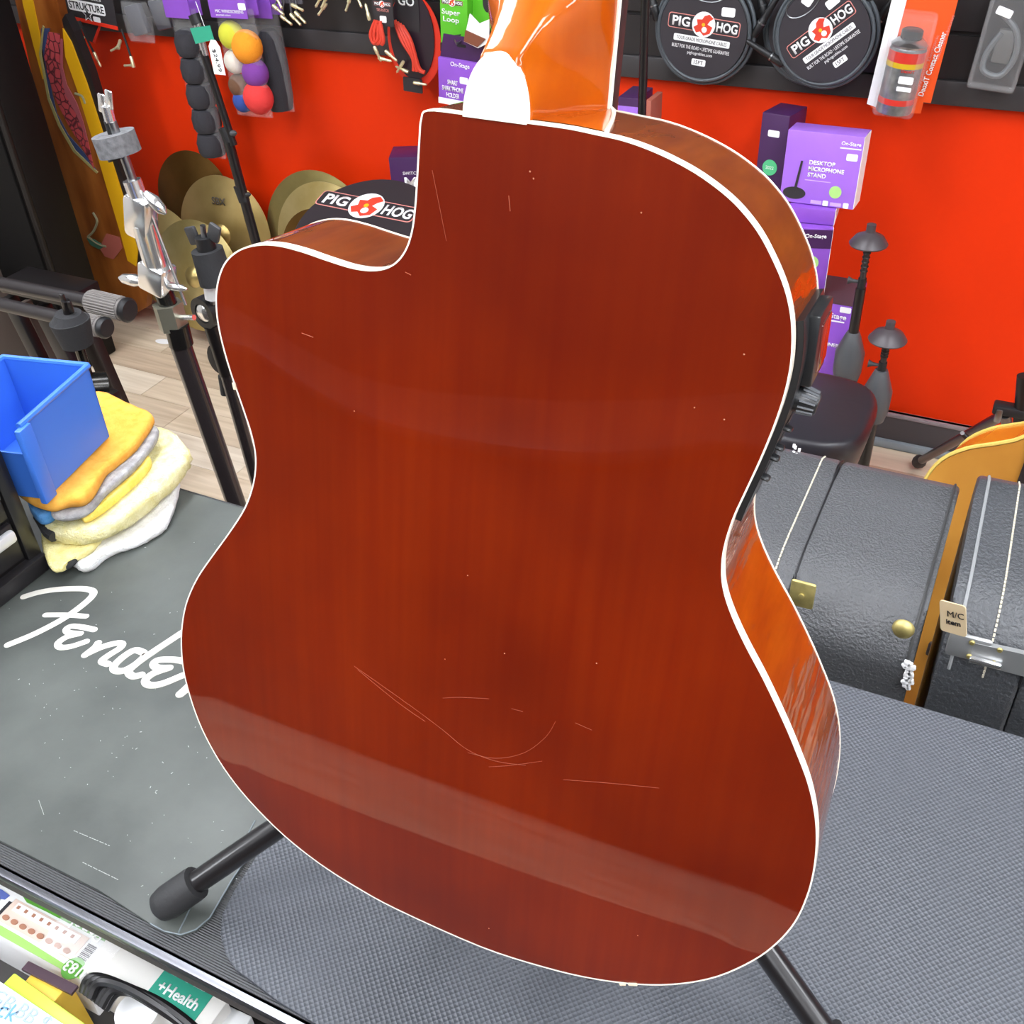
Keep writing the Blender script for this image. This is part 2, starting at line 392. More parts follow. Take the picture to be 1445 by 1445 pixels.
# ------------------------------------------------------------------ the guitar (local x across, y up the neck, z out of the back; metres)
OUT = [(14.2,-.1),(32.5,-.2),(44.8,-1.0),(56.2,-1.9),(67.5,-4.0),(78.9,-7.2),(90.4,-11.6),(102,-17.8),(110.1,-23.8),(117.2,-30.7),(124.2,-39.9),(130.2,-49.5),(134.5,-59.6),(137,-69.6),(138.4,-80.8),(138.3,-93.3),(136.7,-107.5),(133.6,-124.9),(129.4,-143.8),(126.6,-157),(125.1,-171.9),(125.8,-183.9),(128.4,-194.4),(134.0,-206.3),(143.1,-220.8),(155.6,-238.4),(168.8,-259.0),(177,-273.0),(186.3,-290.4),(193.0,-308.2),(197.1,-325.5),(199.4,-345.3),(199.5,-363.5),(197.2,-383.6),(191.2,-403.5),(181.4,-423.5),(165.0,-446.4),(145.2,-464.6),(122.5,-478.6),(93.7,-490.3),(61.7,-498.1),(17.8,-503.4),(-43.2,-500.9),(-76.1,-495.3),(-103.6,-487.2),(-131.1,-473.9),(-157.5,-454.0),(-175.7,-433.6),(-188.4,-411.2),(-195.5,-390.7),(-199.9,-368.1),(-200.8,-350.5),(-198.7,-329.5),(-192.8,-307.1),(-182.4,-285.2),(-168.6,-264.2),(-155.0,-244.6),(-142.6,-224.8),(-135.4,-206.7),(-133.0,-191.1),(-134.7,-177.5),(-139.6,-161.5),(-145.4,-144.0),(-149.6,-127.4),(-151.3,-114.8),(-150.8,-103.1),(-148.0,-93.0),(-142.9,-84.2),(-134.4,-77.2),(-123.6,-72.9),(-112.0,-71.2),(-98.5,-71.8),(-83.5,-73.8),(-69.3,-75.2),(-57.4,-74.2),(-48.2,-70.2),(-42.0,-63.0),(-38.5,-53.5),(-36.9,-41.8),(-36.1,-28.8),(-35.3,-12),(-34.6,-4.5),(-31.5,-.5),(-14.2,0)]
OUT = [(x / 1000, y / 1000) for x, y in OUT]
gr = Vector((.9984143, .0441984, -.0348633)); gu = Vector((.0267719, .17199, .9847348)); go = gr.cross(gu)
GM = Matrix(((gr.x, gu.x, go.x, -.211), (gr.y, gu.y, go.y, .396), (gr.z, gu.z, go.z, 1.566), (0, 0, 0, 1)))
outline = [(p.x, p.y) for p in catmull([(x, y, 0) for x, y in OUT], 4, closed=True)]
# drop tiny overshoot at the sharp corners
NO = len(outline)
def depth_at(y):
    t = max(0, min(1, (-y) / .42)); return .0615 + .0215 * t * t * (3 - 2 * t)
def inset(poly, d):
    n = len(poly); out = []
    for i in range(n):
        a = Vector(poly[i - 1]); b = Vector(poly[(i + 1) % n]); t = (b - a).normalized()
        out.append((poly[i][0] + t.y * -d, poly[i][1] + t.x * d))   # loop runs clockwise: inwards is to the right
    return out
area = sum(outline[i][0] * outline[(i + 1) % NO][1] - outline[(i + 1) % NO][0] * outline[i][1] for i in range(NO))
SG = -1 if area < 0 else 1
def ins(d): return inset(outline, d * SG)

def lacquer(name, c1, c2, c3, vs=1.0, flame=0, bumpy=.0):
    m = bpy.data.materials.new(name); m.use_nodes = True; nt = m.node_tree; b = nt.nodes['Principled BSDF']
    tc = nt.nodes.new('ShaderNodeTexCoord'); mp = nt.nodes.new('ShaderNodeMapping'); mp.inputs['Scale'].default_value = (60 * vs, 2.2 * vs, 8)
    n = nt.nodes.new('ShaderNodeTexNoise'); n.inputs['Scale'].default_value = 2.2; n.inputs['Detail'].default_value = 6
    n2 = nt.nodes.new('ShaderNodeTexNoise'); n2.inputs['Scale'].default_value = 7; n2.inputs['Detail'].default_value = 3
    r1 = nt.nodes.new('ShaderNodeValToRGB'); e = r1.color_ramp.elements
    e[0].position = .3; e[0].color = hx(c1); e[1].position = .72; e[1].color = hx(c2)
    mix = nt.nodes.new('ShaderNodeMix'); mix.data_type = 'RGBA'
    r2 = nt.nodes.new('ShaderNodeMapRange'); r2.inputs[1].default_value = .35; r2.inputs[2].default_value = .7; r2.inputs[4].default_value = .75
    L = nt.links.new
    L(tc.outputs['Object'], mp.inputs[0]); L(mp.outputs[0], n.inputs[0]); L(tc.outputs['Object'], n2.inputs[0])
    L(n.outputs[0], r1.inputs[0]); L(n2.outputs[0], r2.inputs[0]); L(r2.outputs[0], mix.inputs[0]); L(r1.outputs[0], mix.inputs[6]); mix.inputs[7].default_value = hx(c3)
    L(mix.outputs[2], b.inputs['Base Color'])
    b.inputs['Roughness'].default_value = .4; b.inputs['Specular IOR Level'].default_value = .1
    b.inputs['Coat Weight'].default_value = 1; b.inputs['Coat Roughness'].default_value = .02; b.inputs['Coat IOR'].default_value = 1.5
    if bumpy:
        n3 = nt.nodes.new('ShaderNodeTexNoise'); n3.inputs['Scale'].default_value = 30; n3.inputs['Detail'].default_value = 3
        mp3 = nt.nodes.new('ShaderNodeMapping'); mp3.inputs['Scale'].default_value = (1, 2.2, .35); L(tc.outputs['Object'], mp3.inputs[0]); L(mp3.outputs[0], n3.inputs[0])
        bp = nt.nodes.new('ShaderNodeBump'); bp.inputs['Strength'].default_value = bumpy; bp.inputs['Distance'].default_value = .004
        L(n3.outputs[0], bp.inputs['Height']); L(bp.outputs[0], b.inputs['Coat Normal'])
    return m
LBACK = lacquer('mahogany_back', '#701a02', '#7a2203', '#560f03')
LSIDE = lacquer('mahogany_side', '#783000', '#944600', '#5c1c00', bumpy=.6)
LNECK = lacquer('amber_neck', '#a84a03', '#c46206', '#9a3a04', bumpy=.15)

G = thing('acoustic_guitar', 'reddish-brown cutaway acoustic guitar seen from its glossy back, cream binding', 'guitar', GM)
# arched back plate: triangulated plate inside the outline, lifted like a membrane
def plate(name, loop, zfn, material, dome, step=.0085):
    xs = [p[0] for p in loop]; ys = [p[1] for p in loop]
    def inside(x, y):
        c = False
        for i in range(len(loop)):
            (x1, y1), (x2, y2) = loop[i - 1], loop[i]
            if (y1 > y) != (y2 > y) and x < (x2 - x1) * (y - y1) / (y2 - y1) + x1: c = not c
        return c
    pts = [Vector(p) for p in loop]; nb = len(pts)
    yy = min(ys) + step / 2; k = 0
    while yy < max(ys):
        xx = min(xs) + (step / 2 if k % 2 else 0)
        while xx < max(xs):
            if inside(xx, yy) and min((xx - p[0]) ** 2 + (yy - p[1]) ** 2 for p in loop) > (step * .55) ** 2: pts.append(Vector((xx, yy)))
            xx += step
        yy += step * .87; k += 1
    v, e, f, *_ = delaunay_2d_cdt(pts, [(i, (i + 1) % nb) for i in range(nb)], [], 1, 1e-7)
    n = len(v)
    nb_set = set(range(nb)); adj = [set() for _ in range(n)]
    for t in f:
        for i in range(len(t)): adj[t[i]].add(t[i - 1]); adj[t[i - 1]].add(t[i])
    h = [0.0] * n
    inner = [i for i in range(n) if i >= nb and adj[i]]
    for it in range(260):
        for i in inner:
            a = adj[i]; hh = sum(h[j] for j in a) / len(a) + .25
            h[i] += 1.75 * (hh - h[i])
    mxh = max(h) or 1
    mb = MB(); vs = [mb.bm.verts.new((p.x, p.y, zfn(p.y) + dome * h[i] / mxh)) for i, p in enumerate(v)]
    for t in f: mb.bm.faces.new([vs[i] for i in t])
    return mb.build(name, material, G)
bi = ins(.0004)
plate('back', bi, lambda y: 0, LBACK, .0065)
plate('soundboard', ins(.002), lambda y: -depth_at(y), mat('spruce_top', '#d89a4a', .3, coat=.8), -.001, step=.02)
def band(name, loop, za, zb, material, thick=0, sub=1, i0=None, i1=None):
    """strip following the outline between two heights; closed section when thick"""
    n = len(loop); mb = MB()
    idx = range(n) if i0 is None else range(i0, i1)
    sec = []
    inner = inset(loop, thick * SG) if thick else None
    for i in idx:
        x, y = loop[i]
        if thick:
            ix, iy = inner[i]
            sec.append([(x, y, za(y)), (x, y, zb(y)), (ix, iy, zb(y)), (ix, iy, za(y))])
        else: sec.append([(x, y, za(y) + (zb(y) - za(y)) * k / 4) for k in range(5)])
    rows = [[mb.bm.verts.new(c) for c in s_] for s_ in sec]
    m_ = len(rows[0]); R = len(rows)
    for i in range(R if i0 is None else R - 1):
        A, B = rows[i], rows[(i + 1) % R]
        for k in range(m_ if thick else m_ - 1): mb.bm.faces.new((A[k], B[k], B[(k + 1) % m_], A[(k + 1) % m_]))
    if thick and i0 is not None: mb.bm.faces.new(rows[0]); mb.bm.faces.new(rows[-1][::-1])
    return mb.build(name, material, G, angle=50)
band('side', outline, lambda y: -.001, lambda y: -depth_at(y) + .001, LSIDE)
proud = ins(-.0003)
band('back_binding', proud, lambda y: .0002, lambda y: -.0054, CREAM, .0008)
band('front_binding', proud, lambda y: -depth_at(y) + .0015, lambda y: -depth_at(y) - .0002, CREAM, .0022)

# heel, cap and neck
ZF = -.0615
def smooth(a, b, t):
    t = max(0, min(1, (t - a) / (b - a))); return t * t * (3 - 2 * t)
CAPW, CAPH = .0143, .0255
def neck_pt(u, v):
    y = -.001 + .36 * (v ** 1.6)
    hwf = .0292 - .004 * y / .36
    zback = ZF + .0195 - .004 * smooth(.1, .3, y)
    t_ = max(0, min(1, (y - .0235) / .062)); k = 1 - (1 - t_) ** 2.2
    zb = -.0005 * (1 - k) + zback * k
    hb = max(.008, CAPW * math.sqrt(max(.0, 1 - (y / CAPH) ** 2))) if y < CAPH else .008
    a = math.pi * u
    c, s_ = math.cos(a), math.sin(a); sg = 1 if c >= 0 else -1
    d = 1 - abs(c)                     # 0 at the front edges, 1 on the back centre line
    if d < .6:
        e = d / .6; xh = hb + (hwf - hb) * (1 - e) ** 1.5; zh = ZF + (zb - ZF) * e
    else: xh = hb * (1 - (d - .6) / .4); zh = zb
    xn = hwf * abs(c); zn = ZF + (zb - ZF) * (s_ ** .8)
    w_ = smooth(.016, .05, y)
    return Vector((sg * (xh * (1 - w_) + xn * w_), y, zh * (1 - w_) + zn * w_))
MB().grid(neck_pt, 41, 60).build('neck', LNECK, G, angle=80)
cap = [(CAPW, -.001)] + [(CAPW * math.cos(a), CAPH * math.sin(a)) for a in [math.pi * k / 24 for k in range(25)]] + [(-CAPW, -.001)]
MB().prism([(x * 1.02, y) for x, y in cap], -.003, .0009).build('heel_cap', CREAM, G)
MB().box((0, .13, ZF - .0055), (.0605, .46, .009), bev=.001).build('fretboard', mat('dark_fretboard', '#2b2122', .5), G)
for sx in (-1, 1): MB().tube([(sx * .0292, -.002, ZF + .0002), (sx * .0272, .36, ZF + .0002)], .0013, 6).build('neck_binding', CREAM, G)
for k in range(10):
    MB().box((0, .36 - .355 * (1 - 2 ** (-k / 12)) * 1.8, ZF - .0102), (.056, .002, .0012)).build('fret', STEEL, G, smooth=False)
hs = MB().prism([(-.026, .36), (.026, .36), (.034, .40), (.036, .52), (0, .535), (-.036, .52), (-.034, .40)], -.060, -.045).build('headstock', LNECK, G, smooth=False)
for sx in (-1, 1):
    for k in range(3): MB().lathe([(.004, 0), (.009, .012), (.008, .02), (0, .022)], Matrix.Translation((sx * .036, .42 + k * .035, -.052)) @ Matrix.Rotation(sx * math.pi / 2, 4, 'Y'), 10).build('tuner_button', STEEL, hs)
for k in range(6): MB().tube([(-.022 + k * .0088, .36, ZF - .012), (-.026 + k * .0104, -.345, ZF - .024)], .0004, 4).build('string', STEEL, G)
MB().box((0, -.345, -.081), (.16, .026, .012), bev=.003).build('bridge', mat('dark_fretboard', '#2b2122', .5), G)
# amber block and cream strip where the heel meets the side
ib = [i for i, (x, y) in enumerate(outline) if y > -.0035 and .010 < x < .0490]
i0, i1 = min(ib), max(ib) + 1
lp = ins(-.0006)
mb = MB(); rows = []
for i in range(i0, i1):
    x, y = lp[i]; t = (x - .0145) / .034; zt_ = min(-.0055, -.0055)
    zb_ = -.060 if x < .0313 else -.0595 + .0545 * min(1, ((x - .0312) / .0165)) ** 1.25
    rows.append([mb.bm.verts.new((x, y, zt_)), mb.bm.verts.new((x, y, zb_))])
for A, B in zip(rows, rows[1:]): mb.bm.faces.new((A[0], B[0], B[1], A[1]))
mb.build('heel_block', LNECK, G)
cl = []
for k in range(13):
    t = k / 12; x = .0312 + .0165 * t ** .8; y = min((abs(px - x), py) for px, py in outline if py > -.01)[1]
    cl.append((x, y + .0008, -.0595 + .0545 * t))
MB().tube(cl, .0011, 6).build('heel_strip', CREAM, G)
MB().lathe([(.005, 0), (.007, .006), (.004, .012), (.0055, .016), (0, .017)], Matrix.Translation((0, -.5035, -.045)) @ Matrix.Rotation(math.pi / 2, 4, 'X'), 14).build('strap_button', STEEL, G)
# wear: chips on the rim and scratches in the lacquer
chipm = mat('bare_wood_chip', '#e8d9bd', .7)
for (x, y, L_) in ((.118, -.4805, .006), (.112, -.484, .004), (-.1432, -.151, .004)):
    MB().box((x, y, .0006), (L_, .0018, .0012), Matrix.Rotation(math.radians(28 if x > 0 else 100), 3, 'Z'), bev=.0004).build('rim_chip', chipm, G)
scr = mat('scratch', '#a04c2c', .6)
def on_back(px, py, lift=.0066):
    c = Vector(((px - C_PX) / F_PX, (py - C_PX) / F_PX, 1)); d = Vector((_X.dot(c), _Y.dot(c), _Z.dot(c)))
    q = GM.inverted(); o_ = q @ EYE; dd = q.to_3x3() @ d
    t = (lift - o_.z) / dd.z; return o_ + dd * t

# preamp on the side
dark = mat('preamp_black', '#1d1e20', .38, coat=.2)
def near(x, y): return min(range(NO), key=lambda i: (outline[i][0] - x) ** 2 + (outline[i][1] - y) ** 2)
ia, ie = near(.1365, -.064), near(.1262, -.163)
off = ins(-.0032)
pre = band('preamp_panel', off, lambda y: -.0075, lambda y: -depth_at(y) + .003, dark, .004, i0=ia, i1=ie)
def rim(i, out_, z):
    x, y = outline[i]; a = Vector(outline[i - 1]); b2 = Vector(outline[(i + 1) % NO]); t = (b2 - a).normalized()
    n_ = Vector((-t.y, t.x)) * -SG
    n_ = n_ if n_.dot(Vector((x, y)) - Vector((0, y))) > 0 else -n_
    return Vector((x, y, z)) + Vector((n_.x, n_.y, 0)) * out_, n_, t
def rim_box(name, i, z, size, out_, m_, par):
    p, n_, t = rim(i, out_, z)
    R = Matrix(((t.x, n_.x, 0), (t.y, n_.y, 0), (0, 0, 1)))
    MB().box(p, size, R, bev=.0012).build(name, m_, par)
rim_box('tuner_module', near(.1384, -.082), -.037, (.032, .006, .034), .0040, dark, pre)
rim_box('tuner_window', near(.1384, -.082), -.037, (.022, .002, .024), .0070, mat('tuner_screen', '#5a2a26', .1, coat=.6), pre)
for i_, z_ in ((near(.1372, -.103), -.026),):
    p, n_, t = rim(i_, .003, z_)
    kb = MB(); ringp = []
    prof = [(.0062, 0), (.0062, .002), (.0052, .009), (.0046, .010), (0, .010)]
    kb.lathe(prof, axis(p, (n_.x, n_.y, 0)), 20); kn = kb.build('volume_knob', dark, pre)
    rb = MB()
    A_ = axis(p, (n_.x, n_.y, 0))
    for k in range(14):
        a = 2 * math.pi * k / 14; rb.tube([A_ @ Vector((.0063 * math.cos(a), .0063 * math.sin(a), .002)), A_ @ Vector((.0053 * math.cos(a), .0053 * math.sin(a), .009))], .0006, 5)
    rb.build('knob_rib', mat('knob_grey', '#5c5f63', .35), kn)
for y_ in (-.117, -.124, -.131, -.138):
    rim_box('slider', near(.134, y_), -.020 - (y_ + .117) * .2, (.0024, .005, .005), .0046, dark, pre)
    rim_box('slider_slot', near(.134, y_), -.033, (.0014, .0006, .028), .0034, mat('slot', '#08080a', .7), pre)

# ------------------------------------------------------------------ guitar stand on the counter
st = thing('guitar_stand', 'black tubular guitar stand with rubber feet under the brown guitar', 'stand', (-.245, .50, ZT))
hub = Vector((-.245, .50, 1.155)); B0 = Vector((-.245, .50, ZT))
feet = [at(232, 1276, z=ZT + .016), Vector((.03, .385, ZT + .016)), Vector((-.25, .70, ZT + .016))]
for f_ in feet:
    d = (f_ - hub).normalized()
    o = MB().tube([hub - B0, f_ - d * .012 - B0], .0092, 16).build('leg', mat('stand_tube', '#1c1a1b', .28, coat=.3), st)
    rf = MB(); A_ = axis(f_ - d * .034 - B0, d)
    rf.lathe([(.0095, 0), (.0135, .001), (.0138, .006), (.0138, .030), (.012, .038), (.007, .042), (0, .043)], A_, 18); rf.build('rubber_foot', RUBBER, o)
MB().lathe([(.016, -.03), (.02, -.02), (.02, .02), (.016, .03)], Matrix.Translation(hub - B0), 16).build('hub', BLACK, st)
MB().tube([hub - B0, hub - B0 + Vector((.01, .02, .16))], .010, 12).build('post', BLACKM, st)
MB().lathe([(.022, 0), (.022, .012), (.010, .02), (.010, .03)], Matrix.Translation(hub - B0 + Vector((.01, .02, .155))), 14).build('post_collar', BLACK, st)
yb = GM @ Vector((0, -.50, 0))
for sx in (-1, 1):
    p1 = GM @ Vector((sx * .085, -.506, -.04)); p2 = GM @ Vector((sx * .085, -.503, -.075))
    MB().tube(catmull([hub - B0 + Vector((0, -.01, -.03)), hub - B0 + Vector((sx * .06, -.03, -.09)), GM @ Vector((sx * .085, -.513, -.10)) - B0, GM @ Vector((sx * .085, -.513, -.02)) - B0], 5), .0065, 10).build('cradle_arm', BLACKM, st)

# ------------------------------------------------------------------ helpers for things placed in world space
def wp(mb, name, m_, par, **k):
    """a part modelled in world space under its thing"""
    root = par
    M_ = par.matrix_world.inverted() if par.parent is None else Matrix.Identity(4)
    return mb.build(name, m_, par, mx=M_, **k)
def pp(px, py, y): return at(px, py, y=y)
def pig_logo(par, w, z, cx=0, cy=0, rot=0):
    """dark name plate with PIG HOG and a red and white roundel"""
    R = Matrix.Translation((cx, cy, z)) @ Matrix.Rotation(math.radians(rot), 4, 'Z')
    h = w * .19
    e = MB().prism(rrect(w, h, h * .2), 0, .0006, R).build('logo_border', PINK, par, smooth=False)
    MB().prism(rrect(w - h * .1, h * .9, h * .18), .0006, .0009, R).build('logo_plate', CARD, par, smooth=False)
    for body, sx in (('PIG', -.315), ('HOG', .325)):
        q = R @ Vector((sx * w, 0, .0010))
        text(body, w * (.25 if sx < 0 else .29), WHITE, par, q.x, q.y, q.z, height=h * .66, bold=.03, rot=rot)
    MB().prism(circle(h * .85, 24), .0011, .0016, R).build('logo_roundel', WHITE, par, smooth=False)
    for nm, pts_ in (('logo_blotch', [(-.75, -.25), (-.45, -.05), (-.55, .3), (-.15, .35), (.0, .6), (.35, .75), (.7, .5), (.45, .3), (.3, .05), (.7, -.1), (.55, -.55), (.1, -.75), (-.2, -.5), (-.5, -.6)]),):
        MB().prism([(x * h * .95, y * h * .95) for x, y in pts_], .0017, .0021, R).build(nm, PINKRED, par, smooth=False)
    MB().prism(circle(h * .2, 10, h * .1, -h * .32), .0022, .0025, R).build('logo_spot', WHITE, par, smooth=False)
    MB().prism(circle(h * .13, 8), .0022, .0025, R).build('logo_dot', YELLOW, par, smooth=False)
def sticker(par, x, y, z, w, h, rot=0, m_=None, name='price_sticker'):
    R = Matrix.Translation((x, y, z)) @ Matrix.Rotation(math.radians(rot), 4, 'Z')
    return MB().prism(rrect(w, h, min(w, h) * .2, 3), 0, .0005, R).build(name, m_ or WHITE, par, smooth=False)
def box_thing(name, label, cat, m, w, h, d, material, group=None, bev=.002):
    """carton: local x width, y height from its base, z towards the shop; its front face is z = 0"""
    t = thing(name, label, cat, m, group)
    MB().box((0, h / 2, -d / 2), (w, h, d), bev=bev).build('carton', material, t)
    return t
def hook(p, n='peg_hook'):
    t = thing(n, 'thin steel peg hook holding a packet on the black slat panel', 'hook', p, 'peg hooks on the slat panel')
    return t

# ------------------------------------------------------------------ microphone cables on the slat panel
cable_m = mat('cable_rubber', '#4c5257', .42)
def cable_pack(p, R, roll, label, turns=2, extra=False):
    t = thing('microphone_cable', label, 'cable', face(p, roll=roll))
    dsk = MB().prism(circle(R * .86, 40), -.002, .001).build('round_card', mat('cable_card', '#332f34', .5, bump=.1, bscale=150), t, smooth=False)
    for k in range(turns):
        r_ = R * (.9 + .075 * k); zz_ = -.004 - .011 * (k % 2)
        MB().tube([(r_ * math.cos(a), r_ * math.sin(a), zz_ + .003 * math.sin(3 * a + k)) for a in [2 * math.pi * i / 44 for i in range(44)]], .0048, 8, closed=True).build('cable_loop', cable_m, t)
    # centre hole with a transparent bag edge, brand plate, white strips
    MB().tube([(R * .36 * math.cos(a), R * .72 + R * .2 * math.sin(a), .002) for a in [2 * math.pi * i / 24 for i in range(24)]], .0012, 5, closed=True).build('hang_ring', STEEL, t)
    pig_logo(dsk, R * 1.42, .0012, 0, R * .12)
    sticker(dsk, 0, -R * .17, .0014, R * 1.12, R * .12, name='strip')
    text('TOUR GRADE MICROPHONE CABLES', R * 1.0, CARD, dsk, 0, -R * .17, .002, height=R * .06)
    text('BUILT FOR THE ROAD • LIFETIME GUARANTEE', R * 1.15, WHITE, dsk, 0, -R * .32, .0014, height=R * .065)
    text('pighogcables.com', R * .5, WHITE, dsk, 0, -R * .42, .0014, height=R * .07)
    sticker(dsk, 0, -R * .57, .0014, R * .28, R * .12, name='length_badge')
    text('15FT', R * .18, CARD, dsk, 0, -R * .57, .002, height=R * .07)
    sticker(dsk, R * .44, R * .40, .0016, R * .26, R * .16, 3)
    sticker(dsk, R * .12, R * .72, .0016, R * .26, R * .2, 20)
    # hanging plugs
    for sx in (-1, 1):
        A_ = Matrix.Translation((sx * R * 1.13, R * .42, -.012)) @ Matrix.Rotation(math.radians(sx * -24), 4, 'Z') @ Matrix.Rotation(math.pi / 2, 4, 'X')
        pl = MB().lathe([(.004, -.05), (.006, -.045), (.0085, 0), (.0085, .012), (.010, .014), (.010, .05), (.0085, .052), (0, .052)], A_, 12).build('plug', BLACK, t)
        MB().lathe([(.0088, .016), (.0106, .017), (.0106, .020), (.0088, .021)], A_, 12).build('plug_ring', STEEL, pl)
    return t
P1 = pp(992, 44, 2.60); cable_pack(P1, .125, -5, 'coiled black microphone cable with upright PIG HOG card on slat panel')
P2 = pp(1163, 50, 2.57); cable_pack(P2, .118, 40, 'coiled black microphone cable with its PIG HOG card turned aslant', 2)
P3 = pp(1152, 40, 2.62)
t3 = cable_pack(P3 + Vector((-.005, .015, -.008)), .126, -3, 'coiled microphone cable hung behind the aslant PIG HOG card', 2)

# ------------------------------------------------------------------ contact cleaner and clamshell on the slat panel
pc = pp(1285, 70, 2.57)
t = thing('contact_cleaner_pack', 'orange and white blister card holding a small spray can', 'blister pack', face(pc, roll=-4, yaw=6))
k = mpp(pc)
MB().prism([(-36 * k, 95 * k), (45 * k, 95 * k), (45 * k, -68 * k), (35 * k, -68 * k), (35 * k, -84 * k), (-16 * k, -90 * k), (-36 * k, -84 * k)], -.002, 0).build('backing_card', ORANGE, t, smooth=False)
MB().prism([(-40 * k, 95 * k), (-20 * k, 95 * k), (-24 * k, -84 * k), (-42 * k, -80 * k)], .0003, .0018).build('white_fold', WHITE, t, smooth=False)
A_ = Matrix.Translation((-3 * k, -80 * k, .030)) @ Matrix.Rotation(-math.pi / 2, 4, 'X')
cr = 25 * k
cn = MB().lathe([(cr * .95, 0), (cr, .003), (cr, 86 * k), (cr * .96, 89 * k)], A_, 24).build('can_body', mat('can_silver', '#8f9294', .3, .6, var=.3, vscale=40), t)
MB().lathe([(cr * 1.01, 66 * k), (cr * 1.01, 85 * k)], A_, 24).build('red_band', mat('can_red', '#c9342a', .35), cn)
MB().lathe([(cr * 1.012, 64 * k), (cr * 1.012, 71 * k)], A_, 24).build('yellow_band', mat('can_yellow', '#c9a61c', .4), cn)
MB().lathe([(cr * 1.011, 14 * k), (cr * 1.011, 22 * k)], A_, 24).build('red_line', mat('can_red', '#c9342a', .35), cn)
MB().lathe([(cr * .96, 89 * k), (cr * 1.0, 92 * k), (cr * .7, 99 * k), (cr * .5, 100 * k)], A_, 24).build('can_shoulder', STEEL, t)
MB().lathe([(cr * .5, 98 * k), (cr * .58, 100 * k), (cr * .58, 110 * k), (cr * .45, 112 * k), (0, 112 * k)], A_, 18).build('nozzle', BLACK, t)
for (yy_, h_) in ((48, 10), (36, 6)): sticker(cn, 4 * k, (-78 + yy_) * k, .030 + cr * 1.0, 20 * k, h_ * k, name='can_label')
text('DeoxIT', 18 * k, mat('can_red', '#c9342a', .35), cn, 4 * k, -18 * k, .0305 + cr, rot=0, bold=.02)
MB().box((-3 * k, -16 * k, .030), (58 * k, 138 * k, .062), bev=.012, seg=4).build('blister', BLISTER, t)
text('DeoxIT Contact Cleaner', 88 * k, WHITE, t, 33 * k, -16 * k, .001, rot=84, bold=.02, height=8 * k)
text('Precision Electronic', 70 * k, PINK, t, 27 * k, -12 * k, .001, rot=84, height=4.5 * k)
text('Cleans and lubricates', 60 * k, PINK, t, 41 * k, 20 * k, .001, rot=84, height=4 * k)

pc = pp(1418, 55, 2.60); k = mpp(pc)
t = thing('adapter_clamshell', 'clear clamshell packet with a dark power adapter cable inside', 'blister pack', face(pc, roll=-4))
MB().box((0, 0, 0), (66 * k, 140 * k, .03), bev=.008, seg=3).build('clamshell', BLISTER, t)
MB().prism(rrect(66 * k, 140 * k, 5 * k), -.017, -.015).build('rear_card', mat('smoke_card', '#3a3638', .4), t, smooth=False)
MB().tube(catmull([(-10 * k, 30 * k, .002), (12 * k, 12 * k, .004), (20 * k, -20 * k, .002), (8 * k, -48 * k, .002), (-16 * k, -44 * k, .004), (-18 * k, -20 * k, 0), (-6 * k, 8 * k, .002)], 6), .0065, 8).build('adapter_cable', mat('grey_cable', '#55595c', .4), t)
MB().box((2 * k, -10 * k, -.003), (26 * k, 46 * k, .016), bev=.006).build('adapter_block', mat('grey_block', '#4b4a48', .5), t)
sticker(t, -10 * k, 36 * k, .0155, 22 * k, 11 * k, -14)
text('Excellence', 40 * k, WHITE, t, 4 * k, 62 * k, .0155, height=6 * k)

# ------------------------------------------------------------------ left packets on the slat panel
def plug_cable(par, path, m_=None, r=.0035, plug=True):
    c = MB().tube(catmull(path, 5), r, 7).build('patch_cable', m_ or cable_m, par)
    if plug:
        a, b = Vector(path[-2]), Vector(path[-1])
        d = (b - a).normalized()
        p = MB().lathe([(.0052, -.006), (.0056, 0), (.0056, .012), (.0046, .014), (.0036, .016), (.0036, .030), (.0042, .033), (.002, .040), (0, .041)], axis(b, d), 10).build('jack_plug', GOLDPLUG, c)
    return c
def angle_plug(par, p, d1, d2):
    """right-angled jack plug: barrel along d1 then a tip along d2"""
    p = Vector(p); d1 = Vector(d1).normalized(); d2 = Vector(d2).normalized()
    o = MB().lathe([(.004, 0), (.0055, .002), (.0055, .020), (.0062, .022), (.0062, .033), (0, .034)], axis(p, d1), 10).build('jack_plug', GOLDPLUG, par)
    MB().lathe([(.0046, 0), (.0046, .012), (.0036, .013), (.0036, .034), (.0042, .037), (0, .042)], axis(p + d1 * .027, d2), 10).build('jack_tip', GOLDPLUG, o)
    return o
pc = pp(122, 10, 2.57); k = mpp(pc)
t = thing('patch_cable_pack', 'black and red STRUKTURE card with gold-plugged patch cables dangling below', 'cable pack', face(pc, roll=-5))
MB().prism([(-52 * k, 40 * k), (52 * k, 40 * k), (52 * k, -18 * k), (-52 * k, -18 * k)], -.002, 0).build('header_card', CARD, t, smooth=False)
MB().prism([(-50 * k, -16 * k), (52 * k, -18 * k), (52 * k, -23 * k), (-50 * k, -21 * k)], -.001, .001).build('red_edge', RED, t, smooth=False)
MB().prism(rrect(68 * k, 15 * k, 3 * k, 3, 0, 0), .0004, .001).build('name_strip', WHITE, t, smooth=False)
text('STRUKTURE', 64 * k, BLACK, t, 0, 0, .0012, height=10 * k, bold=.02)
st5 = [(8 * k * (1 if i % 2 == 0 else .42) * math.sin(math.pi * i / 5), -10 * k + 8 * k * (1 if i % 2 == 0 else .42) * math.cos(math.pi * i / 5)) for i in range(10)]
MB().prism([(x * 1.35, (y + 10 * k) * 1.35 - 10 * k) for x, y in st5], .0011, .0014).build('star_edge', WHITE, t, smooth=False)
MB().prism(st5, .0015, .0019).build('star', CARD, t, smooth=False)
